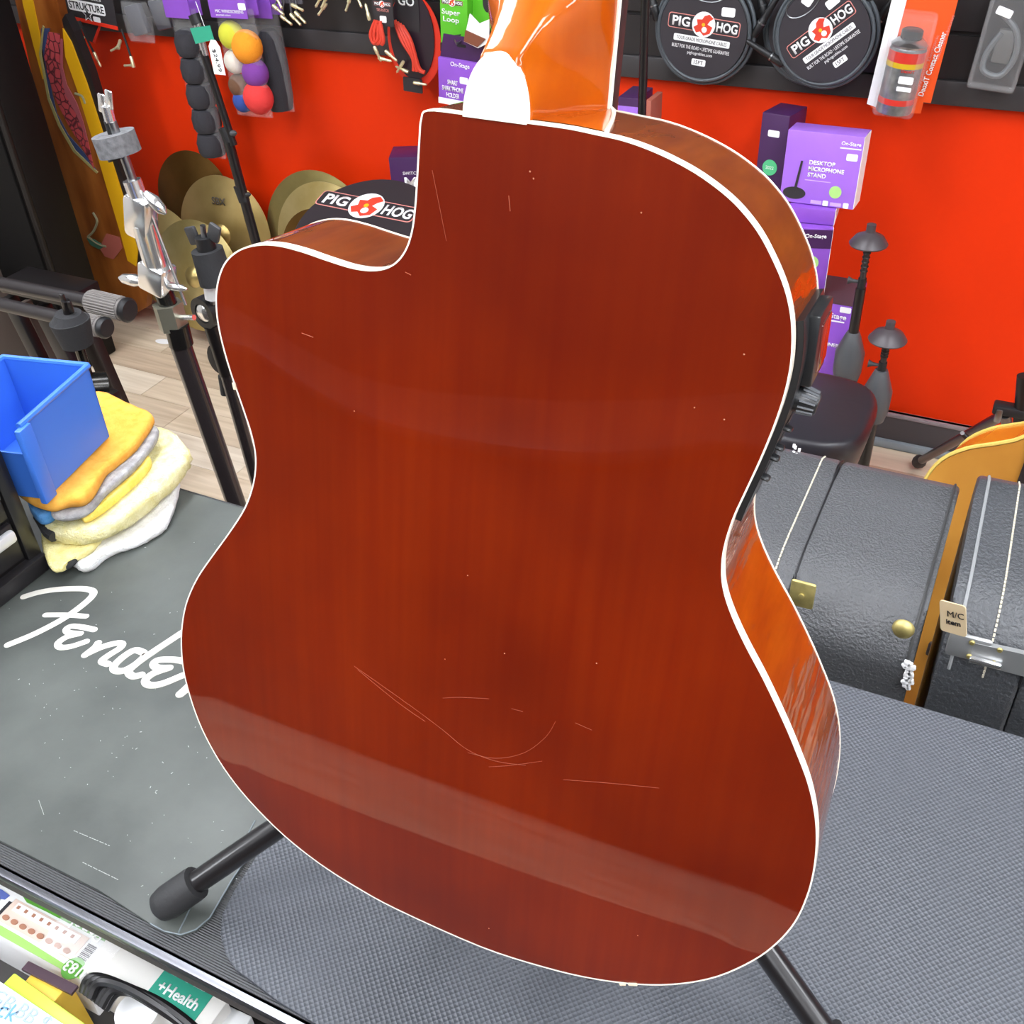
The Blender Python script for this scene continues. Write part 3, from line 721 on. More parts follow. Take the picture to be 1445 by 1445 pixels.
sticker(t, 16 * k, -14 * k, .0016, 13 * k, 7 * k)
text('PATCH CABLES', 60 * k, WHITE, t, 0, 13 * k, .001, height=4 * k)
MB().prism([(-24 * k, -22 * k), (12 * k, -22 * k), (-4 * k, -50 * k), (-14 * k, -48 * k)], -.012, -.010).build('inner_card', CARD, t, smooth=False)
MB().prism([(12 * k, -24 * k), (16 * k, -24 * k), (-2 * k, -50 * k), (-6 * k, -48 * k)], -.0095, -.008).build('inner_edge', RED, t, smooth=False)
angle_plug(t, (-50 * k, -8 * k, .012), (.1, -1, 0), (1, -.55, .2))
angle_plug(t, (-40 * k, -24 * k, .016), (0, -.3, .6), (1, 0, 0))
angle_plug(t, (-28 * k, -28 * k, .012), (0, -1, 0), (1, -.05, 0))
plug_cable(t, [(-16 * k, -20 * k, .006), (-8 * k, -42 * k, .008), (2 * k, -62 * k, .010)], BLACK)
plug_cable(t, [(60 * k, -20 * k, .004), (66 * k, -40 * k, .006), (70 * k, -54 * k, .008)], BLACK, plug=False)
angle_plug(t, (70 * k, -54 * k, .008), (.12, -1, 0), (-1, -.2, 0))
angle_plug(t, (58 * k, -34 * k, .012), (.2, -.3, .5), (-1, -.5, 0))

def bag_pack(name, label, px, py, y, w, h, roll, header, fill, cat='packet', group=None):
    """clear bag hung by a printed header card; size in pixels at its place"""
    p = pp(px, py, y); k = mpp(p)
    t = thing(name, label, cat, face(p, roll=roll), group)
    def f(u, v):
        a = 2 * math.pi * u; tp = .25 + .75 * math.sin(math.pi * min(.999, max(.02, v)) ** .9) ** .5
        return Vector((w / 2 * k * math.copysign(abs(math.cos(a)) ** .6, math.cos(a)), -h * k * v, .022 * tp * math.copysign(abs(math.sin(a)) ** .8, math.sin(a))))
    MB().grid(f, 24, 12, closed_u=True).build('clear_bag', BAG, t)
    if header:
        MB().prism(rrect(w * k, header * k, .002, 2, 0, header / 2 * k - 10 * k), .024, .026).build('header_card', PURPLE, t, smooth=False)
        MB().prism(rrect(w * k, header * k, .002, 2, 0, header / 2 * k - 10 * k), -.026, -.024).build('header_card', PURPLE, t, smooth=False)
    fill(t, k)
    return t
def foam_fill(n, r, h):
    def g(t, k):
        for i in range(n):
            A_ = Matrix.Translation((0, -(h * (i + .02) / n + 26) * k, 0)) @ Matrix.Rotation(math.pi / 2, 4, 'X')
            L_ = h / n * k
            MB().lathe([(r * k * .5, 0), (r * k * .85, L_ * .1), (r * k, L_ * .4), (r * k * .97, L_ * .8), (r * k * .8, L_ * .98), (0, L_)], A_, 14).build('foam_windscreen', mat('black_foam', '#323136', .95, bump=.4, bscale=300), t)
    return g
tb = bag_pack('windscreen_bag', 'long clear bag of five black foam windscreens under purple header', 258, 12, 2.56, 46, 210, 0, 30, foam_fill(5, 22, 180))
def balls(t, k):
    for i, (x, y, z, r, c) in enumerate(((-14, 42, .0, 20, '#c9c93a'), (12, 56, .004, 24, '#f2971f'), (-18, 78, 0, 17, '#d9d0c4'), (16, 92, 0, 21, '#7a3c96'), (-20, 112, -.002, 17, '#6a4a35'), (14, 126, .003, 24, '#dd3a38'), (-18, 134, 0, 16, '#2f4a95'))):
        A_ = Matrix.Translation((x * k, -(y - 6) * k, z)); r_ = r * k
        o = MB().lathe([(r_ * math.sin(a), -r_ * math.cos(a)) for a in [math.pi * j / 12 for j in range(13)]], A_ @ Matrix.Scale(.8, 4, (0, 0, 1)), 18).build('foam_ball', mat('foam_ball_%d' % i, c, .9, bump=.4, bscale=250), t)
    text('MIC WINDSCREENS', 50 * k, WHITE, t, 2 * k, -1 * k, .0265, height=4 * k, rot=0)
    text('assorted colors', 26 * k, WHITE, t, -10 * k, -6 * k, .0265, height=2.5 * k)
    sticker(t, 26 * k, 6 * k, .0265, 13 * k, 9 * k)
bag_pack('windscreen_bag', 'clear bag of coloured foam ball windscreens, orange, purple and red', 330, 12, 2.52, 66, 148, 1, 34, balls)
bag_pack('windscreen_bag', 'clear bag of smooth black foam sleeve windscreens under purple header', 372, 12, 2.60, 46, 140, 1, 34, foam_fill(1, 21, 112))
def gadget(t, k):
    MB().box((0, -24 * k, 0), (30 * k, 40 * k, .02), Matrix.Rotation(.2, 3, 'Z'), bev=.006).build('grey_adapter', mat('grey_item', '#4a4a52', .4), t)
bag_pack('adapter_bag', 'small clear bag with a grey adapter beside the STRUKTURE card', 188, 2, 2.54, 46, 54, 0, 0, gadget)
bag_pack('adapter_bag', 'small clear bag with a dark plug between grey adapter and windscreens', 222, -6, 2.58, 34, 40, 0, 0, gadget)
# bundles of loose gold-plugged patch cables
def bundle(px, py, y, label, spec):
    p = pp(px, py, y); k = mpp(p)
    t = thing('patch_cable_bundle', label, 'cable bundle', face(p))
    MB().prism(rrect(38 * k, 34 * k, .004, 3, 0, 18 * k), -.001, .001).build('hang_bag', mat('smoke_bag', '#55525a', .3), t, smooth=False)
    for (x0_, x1_, y1_, dx, dy) in spec:
        plug_cable(t, [(x0_ * k, 26 * k, 0), ((x0_ * .6 + x1_ * .4) * k, 12 * k, .006), (x1_ * k, y1_ * k, .010 + .002 * abs(x1_ - x0_))], mat('grey_lead', '#4a464a', .5), .003, plug=False)
        MB().lathe([(.004, -.004), (.0055, 0), (.0055, .014), (.0036, .016), (.0036, .034), (.0042, .037), (0, .042)], axis((x1_ * k, y1_ * k, .012 + .002 * abs(x1_ - x0_)), (dx, dy, .1)), 10).build('jack_plug', GOLDPLUG, t)
    return t
bundle(412, 6, 2.58, 'bunch of silver patch cables fanning out below a grey tag', [(-10, -20, 0, 1, -.6), (-6, -12, -14, 1, -.55), (0, 2, -12, 1, -.8), (4, 10, 2, 1, -.3), (8, 14, -8, .8, -.6), (-12, -18, 14, .6, -1)])
bundle(462, 0, 2.58, 'pair of gold angled patch cables on the slat panel', [(-4, -2, 8, -.8, -1), (4, 8, 8, -.7, -1), (0, 2, -4, -.8, -.8)])
bundle(500, -6, 2.58, 'dark patch cables with a red-tipped plug on slat panel', [(-4, 0, 0, -.5, -1), (6, 8, 6, .5, -1)])
# red instrument cables
pc = pp(540, 12, 2.55); k = mpp(pc)
t = thing('red_cable_pack', 'dark PIG HOG hang tag holding looped red patch cables', 'cable pack', face(pc, roll=-2))
MB().prism(rrect(34 * k, 66 * k, .004, 3, 0, 10 * k), -.001, .001).build('hang_tag', CARD, t, smooth=False)
pig_logo(t, 28 * k, .0012, 0, 6 * k); sticker(t, 0, -14 * k, .0014, 11 * k, 9 * k)
text('TRS PATCH', 20 * k, PINK, t, 0, -2 * k, .0014, height=4 * k)
redc = mat('red_cable', '#d6402c', .45)
for x0_, x1_, x2_ in ((-12, -20, -8), (-8, -14, -2), (-4, -3, 2)):
    MB().tube(catmull([(x0_ * k, -16 * k, .006), (x1_ * k, -34 * k, .012), (x1_ * k * .8, -46 * k, .012), (x2_ * k, -40 * k, .014), (x0_ * .5 * k, -20 * k, .010)], 5), .005, 8).build('red_loop', redc, t)
for p_, d_ in (((-14 * k, -52 * k, .014), (.5, -1, 0)), ((-20 * k, -14 * k, .012), (-.2, 1, 0)), ((-8 * k, -66 * k, .012), (1, -.1, 0)), ((4 * k, -56 * k, .010), (.9, -.6, 0))):
    MB().lathe([(.004, -.004), (.005, 0), (.005, .014), (.0036, .016), (.0036, .034), (0, .04)], axis(p_, d_), 10).build('jack_plug', GOLDPLUG, t)
pc = pp(583, 52, 2.60); k = mpp(pc)
t = thing('red_cable_pack', 'oval black packet with red cables and orange rim beside the green pack', 'cable pack', face(pc, roll=-3))
MB().prism(circle(44 * k, 36, 0, -6 * k, 62 * k), -.006, -.004).build('orange_rim', RED, t, smooth=False)
MB().prism(circle(36 * k, 36, -2 * k, 0, 58 * k), -.003, 0).build('oval_card', mat('plum_card', '#2a1f28', .3), t, smooth=False)
MB().prism(rrect(36 * k, 54 * k, .004, 3, -6 * k, 34 * k), .0005, .002).build('hang_tag', CARD, t, smooth=False)
text('GO', 26 * k, WHITE, t, -8 * k, 46 * k, .0022, bold=.02)
for i in range(4):
    MB().tube(catmull([((-26 + 4 * i) * k, (20 - 2 * i) * k, .010), ((-14 + 5 * i) * k, -4 * k, .016), ((2 + 3 * i) * k, (-26 - 4 * i) * k, .014), ((2 + 6 * i) * k, -44 * k, .012)], 5), .0058, 8).build('red_lead', redc, t)
MB().prism(rrect(32 * k, 20 * k, .003, 2, -4 * k, -66 * k), .001, .003).build('foot_tag', CARD, t, smooth=False)
for p_, d_ in (((-14 * k, -34 * k, .016), (-.6, -.8, 0)), ((-8 * k, -46 * k, .016), (-.8, .2, 0)), ((4 * k, -60 * k, .016), (1, 0, 0))):
    MB().lathe([(.004, -.004), (.005, 0), (.005, .014), (.0036, .016), (.0036, .034), (0, .04)], axis(p_, d_), 10).build('jack_plug', GOLDPLUG, t)
# green packets
pc = pp(637, 12, 2.57); k = mpp(pc)
t = box_thing('pedal_pack', 'bright green Super Loop packet with white lettering on slat panel', 'packet', face(pc + Vector((0, 0, -.088)), roll=-4), 44 * k, 98 * k, .03, GREEN)
pig_logo(t, 34 * k, .0005, -2 * k, 56 * k)
text('Super\nLoop', 30 * k, WHITE, t, -4 * k, 37 * k, .0005, bold=.02, height=19 * k)
MB().prism([(-14 * k, 5 * k), (10 * k, 11 * k), (12 * k, 16 * k), (-12 * k, 10 * k)], .0004, .001).build('printed_bar', CARD, t, smooth=False)
MB().box((0, -6 * k, -.015), (46 * k, 12 * k, .032), bev=.002).build('base_label', mat('black_orange', '#3a2410', .5), t)
text('INSTANT LOOP', 36 * k, ORANGE, t, 0, -6 * k, .0012, height=5 * k)
pc = pp(682, 6, 2.60)
t = box_thing('pedal_pack', 'narrow green packet with a black oval print behind the Super Loop pack', 'packet', face(pc + Vector((0, 0, -.055)), roll=-6), 46 * k, 84 * k, .03, GREEN)
MB().prism(circle(8 * k, 18, 4 * k, 34 * k, 14 * k), .0004, .001).build('printed_oval', CARD, t, smooth=False)
pc = pp(674, 46, 2.50)
t = thing('strap_pack', 'small white-topped clear packet of brown straps beside the neck', 'packet', face(pc, roll=-14))
MB().prism([(-16 * k, 20 * k), (0, 12 * k), (14 * k, 22 * k), (19 * k, -8 * k), (4 * k, -20 * k), (-19 * k, -18 * k)], -.004, .0).build('folded_card', WHITE, t, smooth=False)
MB().prism([(-18 * k, -2 * k), (14 * k, -4 * k), (4 * k, -18 * k), (-18 * k, -17 * k)], .0006, .004).build('brown_strap', mat('brown_strap', '#7c4630', .6), t, smooth=False)
pc = pp(648, 150, 2.52); k = mpp(pc)
t = box_thing('phone_holder_box', 'purple hanging carton with white lettering and a cut-out hang tab', 'box', face(pc, roll=-4), 66 * k, 62 * k, .05, PURPLE)
MB().prism([(-32 * k, 60 * k), (32 * k, 60 * k), (36 * k, 92 * k), (-26 * k, 92 * k)], -.012, -.009).build('hang_tab', DPURPLE, t, smooth=False)
MB().prism(rrect(14 * k, 4 * k, 1.5 * k, 3, 2 * k, 80 * k), -.0088, -.0082).build('slot', BLACK, t, smooth=False)
text('On-Stage', 30 * k, WHITE, t, 2 * k, 55 * k, .0004, bold=.01)
text('SMART\nSMARTPHONE\nHOLDER', 34 * k, WHITE, t, -10 * k, 22 * k, .0004, bold=.02, height=24 * k)
sticker(t, 8 * k, 36 * k, .0006, 13 * k, 9 * k)
MB().box((0, 4 * k, .0004), (66 * k, 8 * k, .002)).build('white_band', WHITE, t, smooth=False)

# ------------------------------------------------------------------ cartons below the slat panel
def carton_at(name, label, px0, px1, pyt, y, z0, d, material, yaw=0, tilt=0, roll=0, h=None):
    a, b = at(px0, pyt, y=y), at(px1, pyt, y=y)
    ht = h or (a.z + b.z) / 2 - z0
    t = box_thing(name, label, 'box', face(Vector(((a.x + b.x) / 2, y, z0)), yaw=yaw, tilt=tilt, roll=roll), abs(b.x - a.x), ht, d, material)
    return t, abs(b.x - a.x), ht
t, w_, hh = carton_at('microphone_stand_box', 'tall dark purple carton with a round mint sticker against red wall', 1066, 1108, 166, 2.50, 0, .10, DPURPLE, yaw=-10, tilt=-2)
sticker(t, 0, hh - .045, .0004, w_ * .42, w_ * .22, m_=WHITE)
MB().prism(circle(w_ * .27, 24, 0, hh - .125), .0004, .0012).build('round_sticker', MINT, t, smooth=False)
text('2022', w_ * .3, WHITE, t, 0, hh - .125, .0014)
lo, w_, h1 = carton_at('container_base_box', 'purple On-Stage carton on floor with grey top behind black seat', 1140, 1206, 428, 2.36, 0, .15, PURPLE)
k = w_ / 66
MB().box((0, h1 + .0002, -.075), (w_, .001, .15)).build('top_flap', mat('grey_flap', '#463a44', .5), lo, smooth=False)
text('On-Stage', 42 * k, WHITE, lo, 4 * k, h1 - 20 * k, .0004, bold=.02); sticker(lo, 22 * k, h1 - 7 * k, .0006, 16 * k, 9 * k)
MB().box((4 * k, h1 - 27 * k, .0002), (38 * k, 2 * k, .001)).build('underline', WHITE, lo, smooth=False)
text('CONTAINER', 46 * k, WHITE, lo, -2 * k, h1 - 66 * k, .0004, bold=.02); text('BASE', 22 * k, WHITE, lo, -14 * k, h1 - 75 * k, .0004, bold=.02)
MB().box((-12 * k, h1 - 50 * k, .0002), (6 * k, 22 * k, .001)).build('printed_stand', CARD, lo, smooth=False)
m1, w_, h2 = carton_at('stand_part_box', 'purple carton with white side and mint roundel on stacked boxes', 1118, 1176, 322, 2.38, h1 + .002, .13, PURPLE, yaw=16)
k = w_ / 58
MB().box((w_ / 2 + .0004, h2 / 2, -.065), (.001, h2, .13)).build('white_side', WHITE, m1, smooth=False)
MB().box((0, h2 - .026, .0003), (w_, .045, .001)).build('dark_band', DPURPLE, m1, smooth=False)
text('On-Stage', 30 * k, WHITE, m1, 6 * k, h2 - .02, .001, bold=.02)
MB().prism(circle(11 * k, 20, 4 * k, h2 - .085), .0004, .0012).build('round_sticker', LIME, m1, smooth=False)
zz1 = h1 + h2 + .004
m2, w_, h3 = carton_at('stand_part_box', 'flat purple carton under the desktop microphone stand box', 1112, 1178, 303, 2.40, zz1, .14, PURPLE, yaw=6, h=.035)
MB().box((w_ / 2 + .0004, h3 / 2, -.07), (.001, h3, .14)).build('white_side', WHITE, m2, smooth=False)
db, w_, Hb = carton_at('desktop_stand_box', 'large purple desktop microphone stand carton with pictured stand', 1110, 1220, 190, 2.42, zz1 + h3 + .002, .075, mat('bright_purple', '#a36ddc', .4, var=.04, vscale=12), tilt=-4)
k = w_ / 110
MB().box((w_ / 2 + .0004, Hb / 2, -.0375), (.001, Hb - .002, .073)).build('white_side', WHITE, db, smooth=False)
text('On-Stage', 28 * k, WHITE, db, 38 * k, Hb - 12 * k, .0004, bold=.02); MB().box((38 * k, Hb - 18 * k, .0002), (30 * k, 1.6 * k, .001)).build('underline', WHITE, db, smooth=False)
sticker(db, 42 * k, Hb - 30 * k, .0006, 16 * k, 10 * k)
for i, (s_, wd) in enumerate((('DESKTOP', 38), ('MICROPHONE', 52), ('STAND', 27))):
    text(s_, wd * k, WHITE, db, -18 * k, Hb - (43 + 9 * i) * k, .0004, bold=.03, align='LEFT', height=6.5 * k)
MB().box((-2 * k, Hb - 69 * k, .0002), (38 * k, 1.2 * k, .001)).build('underline', mat('pale_lilac', '#c9a8ea', .5), db, smooth=False)
MB().prism(circle(9 * k, 22, 26 * k, Hb - 82 * k), .0004, .0012).build('round_sticker', LIME, db, smooth=False)
pr = MB().prism(circle(17 * k, 24, -34 * k, Hb - 90 * k, 9 * k), .0004, .0012).build('printed_stand', CARD, db, smooth=False)
MB().prism([(-36 * k, Hb - 90 * k), (-32 * k, Hb - 90 * k), (-27 * k, Hb - 42 * k), (-30 * k, Hb - 42 * k)], .0013, .0018).build('printed_pole', CARD, pr, smooth=False)
for x in (14, 44): sticker(db, x * k, Hb - 100 * k, .0006, 8 * k, 8 * k, name='printed_badge')
for x in (0, 29): MB().box((x * k, Hb - 100 * k, .0002), (16 * k, 5 * k, .001)).build('printed_note', mat('pale_lilac', '#c9a8ea', .5), db, smooth=False)
t, w_, h4 = carton_at('switch_box', 'dark purple carton with MU lettering behind the black round pad', 553, 608, 222, 2.50, 0, .10, DPURPLE, yaw=24)
k = w_ / 55
text('MU', 30 * k, WHITE, t, 4 * k, h4 - 32 * k, .0006, bold=.03, height=16 * k); text('SWITCHABLE', 32 * k, WHITE, t, 4 * k, h4 - 19 * k, .0006)
sticker(t, 4 * k, h4 - 45 * k, .0006, 26 * k, 4 * k, name='strip')
t, w_, h5 = carton_at('small_purple_box', 'small purple carton with lilac front below the hanging cable plugs', 872, 901, 138, 2.46, 0, .10, DPURPLE)
MB().box((0, h5 - .07, .0004), (w_ * .98, .10, .001)).build('lilac_front', mat('lilac_card', '#a370dd', .4), t, smooth=False)
t, w_, h6 = carton_at('small_pink_box', 'slim pinkish carton edge beside the black pole', 911, 919, 142, 2.46, 0, .08, mat('pink_card', '#a55a4a', .5))
# stop_cartons

# ------------------------------------------------------------------ cymbals, pad and riser by the red wall
def brass(name, c, c2, r=.3):
    m = mat(name, c, r, .85, var=.12, vscale=6, col2=c2)
    nt = m.node_tree; b = nt.nodes['Principled BSDF']
    tc = nt.nodes.new('ShaderNodeTexCoord'); wv = nt.nodes.new('ShaderNodeTexWave'); wv.wave_type = 'RINGS'; wv.rings_direction = 'Z'; wv.inputs['Scale'].default_value = 130
    bp = nt.nodes.new('ShaderNodeBump'); bp.inputs['Strength'].default_value = .25; bp.inputs['Distance'].default_value = .001
    nt.links.new(tc.outputs['Object'], wv.inputs[0]); nt.links.new(wv.outputs[1], bp.inputs['Height']); nt.links.new(bp.outputs[0], b.inputs['Normal'])
    return m
B1 = brass('aged_bronze', '#5e431b', '#775729', .4); B2 = brass('brushed_brass', '#b59a5c', '#c8b077', .36); B3 = brass('pale_brass', '#b8a15d', '#d6c48c', .3); B4 = brass('dull_brass', '#8f8250', '#a89a63', .35)
zr = .14
rs = thing('display_riser', 'low black riser against the red wall under the cymbals', 'riser', (-2.28, 2.625, 0))
MB().box((0, 0, zr - .01), (.7, .10, .02)).build('riser_top', BLACK, rs, smooth=False)
for sx in (-.33, .33): MB().box((sx, 0, (zr - .02) / 2), (.02, .1, zr - .02)).build('riser_leg', BLACK, rs, smooth=False)
def cymbal(px, py, r, y, label, m_, lean=12, yaw=0, mark=None):
    c = pp(px, py, y); k = mpp(c); R = r * k
    t = thing('cymbal', label, 'cymbal', face(c, tilt=-lean, yaw=yaw), 'cymbals leaning by the wall')
    prof = [(.006, R * .17), (R * .05, R * .168), (R * .12, R * .15), (R * .17, R * .115), (R * .19, R * .095)] + [(R * (.19 + .81 * i / 10), R * .095 * (1 - (i / 10) ** 1.6)) for i in range(1, 11)]
    prof = prof + [(a, b - .0012) for a, b in prof[::-1]]
    d_ = MB().lathe(prof, None, 56).build('bronze_disc', m_, t)
    if mark:
        text(mark, R * .30, mat('cymbal_ink', '#3a342c', .6), d_, R * .0, R * .58, R * .095, bold=.02)
    return t
cymbal(276, 283, 68, 2.60, 'dark aged bronze cymbal leaning against the red wall', B1, 8)
cymbal(318, 330, 80, 2.55, 'brushed brass cymbal with SBX ink mark under the bronze one', B2, 10, mark='SBX')
cymbal(228, 362, 72, 2.50, 'plain brass cymbal half hidden behind the chrome stand', B2, 10)
cymbal(278, 390, 78, 2.44, 'pale polished brass cymbal in front of the other cymbals', B3, 14)
cymbal(452, 335, 92, 2.58, 'large dull brass cymbal behind the black round pad', B4, 8)
cymbal(462, 345, 86, 2.54, 'pale brass cymbal between the dull one and round pad', B3, 10)
cymbal(452, 362, 66, 2.47, 'brown bronze cymbal just behind the round pad edge', B1, 10)
pc = pp(510, 316, 2.24); k = mpp(pc)
t = thing('round_stool', 'round black stool top bearing a PIG HOG badge behind guitar horn', 'stool', Matrix.Translation((pc.x, pc.y, 0)))
sm_ = face(pc, tilt=-72, roll=-3); sm_.translation = Vector((0, 0, pc.z))
pad = MB().lathe([(0, -.05), (98 * k, -.05), (103 * k, -.035), (103 * k, -.008), (99 * k, 0), (0, 0)], None, 48).build('seat_pad', mat('pad_black', '#2b2529', .55), t, mx=sm_)
pig_logo(pad, 168 * k, .0006, -14 * k, 36 * k)
MB().tube([(0, .012, pc.z - .045), (0, .02, .2)], .016, 12).build('post', BLACKM, t)
for j in range(3):
    a = math.radians(30 + 120 * j); MB().tube([(0, .02, .24), (.17 * math.cos(a), .02 + .17 * math.sin(a), .012)], .011, 10).build('leg', BLACKM, t)

# ------------------------------------------------------------------ painted board, dark cabinet and stands on the left
YB = 2.44
t = thing('painted_board', 'long painted wooden board with scaly dragon tail and yellow edge', 'board', (at(180, 430, y=YB).x, YB, 0))
def bp_(pts, y): return [at(x, q, y=y) for x, q in pts]
def slab(par, name, pts, y, th, m_):
    P = bp_(pts, y); mb = MB()
    A = [mb.bm.verts.new(p) for p in P]; B = [mb.bm.verts.new(p + Vector((0, th, 0))) for p in P]
    n = len(P)
    for i in range(n): mb.bm.faces.new((A[i], A[(i + 1) % n], B[(i + 1) % n], B[i]))
    mb.bm.faces.new(A); mb.bm.faces.new(B[::-1])
    return wp(mb, name, m_, par, smooth=False)
woodm = mat('board_wood', '#7c3d12', .35, var=.2, vscale=7, col2='#a8642a', stretch=(2, 1, .5), coat=.5)
slab(t, 'deck', [(12, -40), (44, 100), (66, 200), (90, 300), (116, 400), (140, 428), (165, 443), (190, 443), (206, 434), (208, 415), (198, 385), (178, 330), (150, 235), (120, 150), (98, 80), (72, -40)], YB, .03, woodm)
slab(t, 'yellow_edge', [(88, 40), (100, 60), (122, 118), (142, 180), (166, 255), (184, 312), (194, 352), (192, 376), (180, 368), (170, 330), (152, 270), (130, 195), (108, 125), (92, 80)], YB - .003, .032, mat('board_yellow', '#d9a313', .4))
slab(t, 'yellow_stripe', [(27, -30), (40, -30), (50, 20), (60, 70), (66, 110), (60, 112), (46, 60), (32, 5)], YB - .003, .032, mat('board_yellow', '#d9a313', .4))
slab(t, 'blue_band', [(58, 40), (70, 40), (64, 70), (66, 100), (80, 160), (96, 190), (118, 215), (137, 242), (128, 236), (105, 210), (84, 175), (70, 140), (58, 80)], YB - .003, .002, mat('board_blue', '#39476f', .45))
slab(t, 'cream_line', [(60, 36), (62, 38), (58, 75), (70, 138), (85, 176), (106, 212), (138, 243), (136, 245), (103, 214), (82, 178), (67, 140), (55, 76)], YB - .005, .003, mat('board_cream', '#a59a62', .5))
sc = mat('dragon_scales', '#b4474c', .5)
nt = sc.node_tree; b = nt.nodes['Principled BSDF']; tc = nt.nodes.new('ShaderNodeTexCoord'); vo = nt.nodes.new('ShaderNodeTexVoronoi'); vo.feature = 'DISTANCE_TO_EDGE'; vo.inputs['Scale'].default_value = 42
rp = nt.nodes.new('ShaderNodeValToRGB'); rp.color_ramp.elements[0].position = .03; rp.color_ramp.elements[0].color = hx('#552028'); rp.color_ramp.elements[1].position = .12; rp.color_ramp.elements[1].color = hx('#b9484d')
nt.links.new(tc.outputs['Object'], vo.inputs[0]); nt.links.new(vo.outputs[0], rp.inputs[0]); nt.links.new(rp.outputs[0], b.inputs['Base Color'])
slab(t, 'scaly_tail', [(68, 45), (84, 48), (84, 90), (90, 125), (102, 150), (114, 172), (124, 200), (132, 238), (116, 208), (96, 176), (78, 140), (66, 100), (62, 78)], YB - .006, .003, sc)
slab(t, 'belly_band', [(85, 55), (88, 55), (88, 95), (94, 120), (108, 146), (117, 172), (124, 200), (119, 190), (108, 162), (92, 134), (85, 100)], YB - .007, .003, mat('dragon_belly', '#a05058', .5))
for pts in ([(131, 300), (137, 312), (132, 326), (124, 334)], [(124, 334), (138, 344), (150, 348)], [(106, 132), (116, 136), (120, 146)]):
    wp(MB().tube(catmull(bp_(pts, YB - .004), 5), .004, 6), 'painted_whisker', mat('whisker', '#8f8c6e', .5), t)
slab(t, 'painted_flame', [(140, 350), (150, 330), (168, 335), (172, 350), (160, 366), (148, 362)], YB - .004, .003, mat('flame_pink', '#a85a4e', .5))
slab(t, 'painted_leaf', [(122, 336), (132, 338), (148, 348), (140, 352), (128, 346)], YB - .005, .003, mat('leaf_green', '#3b6b55', .5))
slab(t, 'black_edge', [(92, 20), (104, 45), (126, 100), (146, 165), (170, 240), (190, 305), (203, 350), (200, 372), (193, 372), (194, 350), (183, 308), (164, 250), (140, 176), (120, 114), (98, 58), (86, 30)], YB + .002, .03, mat('black_trim', '#1c1718', .5))

YK = 2.12
a_ = at(88, 240, y=YK + .14)
t = thing('speaker_cabinet', 'tall matte black speaker cabinet blocking the edge of the board', 'speaker', (a_.x - .3, YK + .07, 0))
wp(MB().box((a_.x - .31, YK + .07, .62), (.62, .14, 1.24), bev=.008), 'cabinet_body', mat('matte_black', '#120e0d', .6, spec=.2, bump=.1, bscale=200), t)
wp(MB().box((a_.x - .31, YK - .004, .65), (.54, .012, 1.1), bev=.004), 'grille', mat('grille_black', '#100e0d', .8, spec=.2, bump=.5, bscale=400), t)
wp(MB().box((a_.x - .012, YK - .004, .62), (.02, .014, 1.2), bev=.004), 'corner_strip', mat('strip_black', '#1a1614', .5, spec=.3), t)

def stand(name, label, base): return thing(name, label, 'stand', Vector(base))
def cyl(par, name, a, b, r, m_, n=16, r2=None): return wp(MB().tube([a, b], [r, r2 if r2 is not None else r], n), name, m_, par)
def tripod(par, base, m_, n=3, L=.30, h=.28, a0=20):
    for k_ in range(n):
        a = math.radians(a0 + 360 * k_ / n)
        o = cyl(par, 'leg', Vector((base[0], base[1], h)), Vector((base[0] + L * math.cos(a), base[1] + L * math.sin(a), .014)), .010, m_, 10)
# chrome cymbal stand
YS = 1.06
tb0 = at(252, 478, y=YS); tb1 = at(333, 712, y=YS)
d = (tb1 - tb0).normalized(); bs = tb1 + d * (tb1.z / -d.z)
k = mpp(tb0)
t = stand('cymbal_stand', 'chrome-headed cymbal stand with grey felt and black lower tube', (bs.x, bs.y, 0))
cyl(t, 'lower_tube', tb0, bs + Vector((0, 0, .02)), 15 * k, mat('gloss_black_tube', '#2a2526', .25, coat=.6))
tripod(t, (bs.x, bs.y), BLACKM, L=.24)
q = lambda x, y_: at(x, y_, y=YS)
cyl(t, 'collar', q(249, 458), q(256, 486), 17 * k, mat('black_chrome', '#4b4a48', .2, .9), 20)
cyl(t, 'hex_nut', q(236, 428), q(246, 462), 21 * k, mat('olive_chrome', '#aaa896', .3, .8), 6)
cyl(t, 'neck_tube', q(228, 405), q(240, 436), 13 * k, mat('black_chrome', '#4b4a48', .2, .9), 16)
wp(MB().box(q(222, 390), (42 * k, 34 * k, 42 * k), Matrix.Rotation(.3, 3, 'Y'), bev=5 * k), 'clamp_block', CHROME, t)
cyl(t, 'upper_tube', q(203, 316), q(222, 382), 16 * k, CHROME)
wp(MB().box(q(199, 305), (38 * k, 30 * k, 60 * k), Matrix.Rotation(.28, 3, 'Y'), bev=7 * k), 'tilter_body', CHROME, t)
cyl(t, 'tilter_sleeve', q(186, 254), q(200, 292), 12 * k, CHROME)
cyl(t, 'felt_rod', q(158, 172), q(190, 262), 6 * k, STEEL, 12)
cyl(t, 'felt_washer', q(159, 188), q(170, 217), 27 * k, FOAM, 28)
cyl(t, 'cup_washer', q(169, 216), q(172, 222), 18 * k, BLACK, 20)
cyl(t, 'rubber_sleeve', q(154, 170), q(160, 188), 7 * k, BLACK, 12)
wn = cyl(t, 'wing_nut', q(150, 150), q(156, 172), 7 * k, CHROME, 14)
for a, b in (((150, 152), (140, 148)), ((150, 150), (160, 140))):
    wp(MB().box((q(*a) + q(*b)) / 2 + Vector((0, 0, .004)), (11 * k, 4 * k, 24 * k), Matrix.Rotation(.25, 3, 'Y'), bev=2 * k), 'wing', CHROME, t)
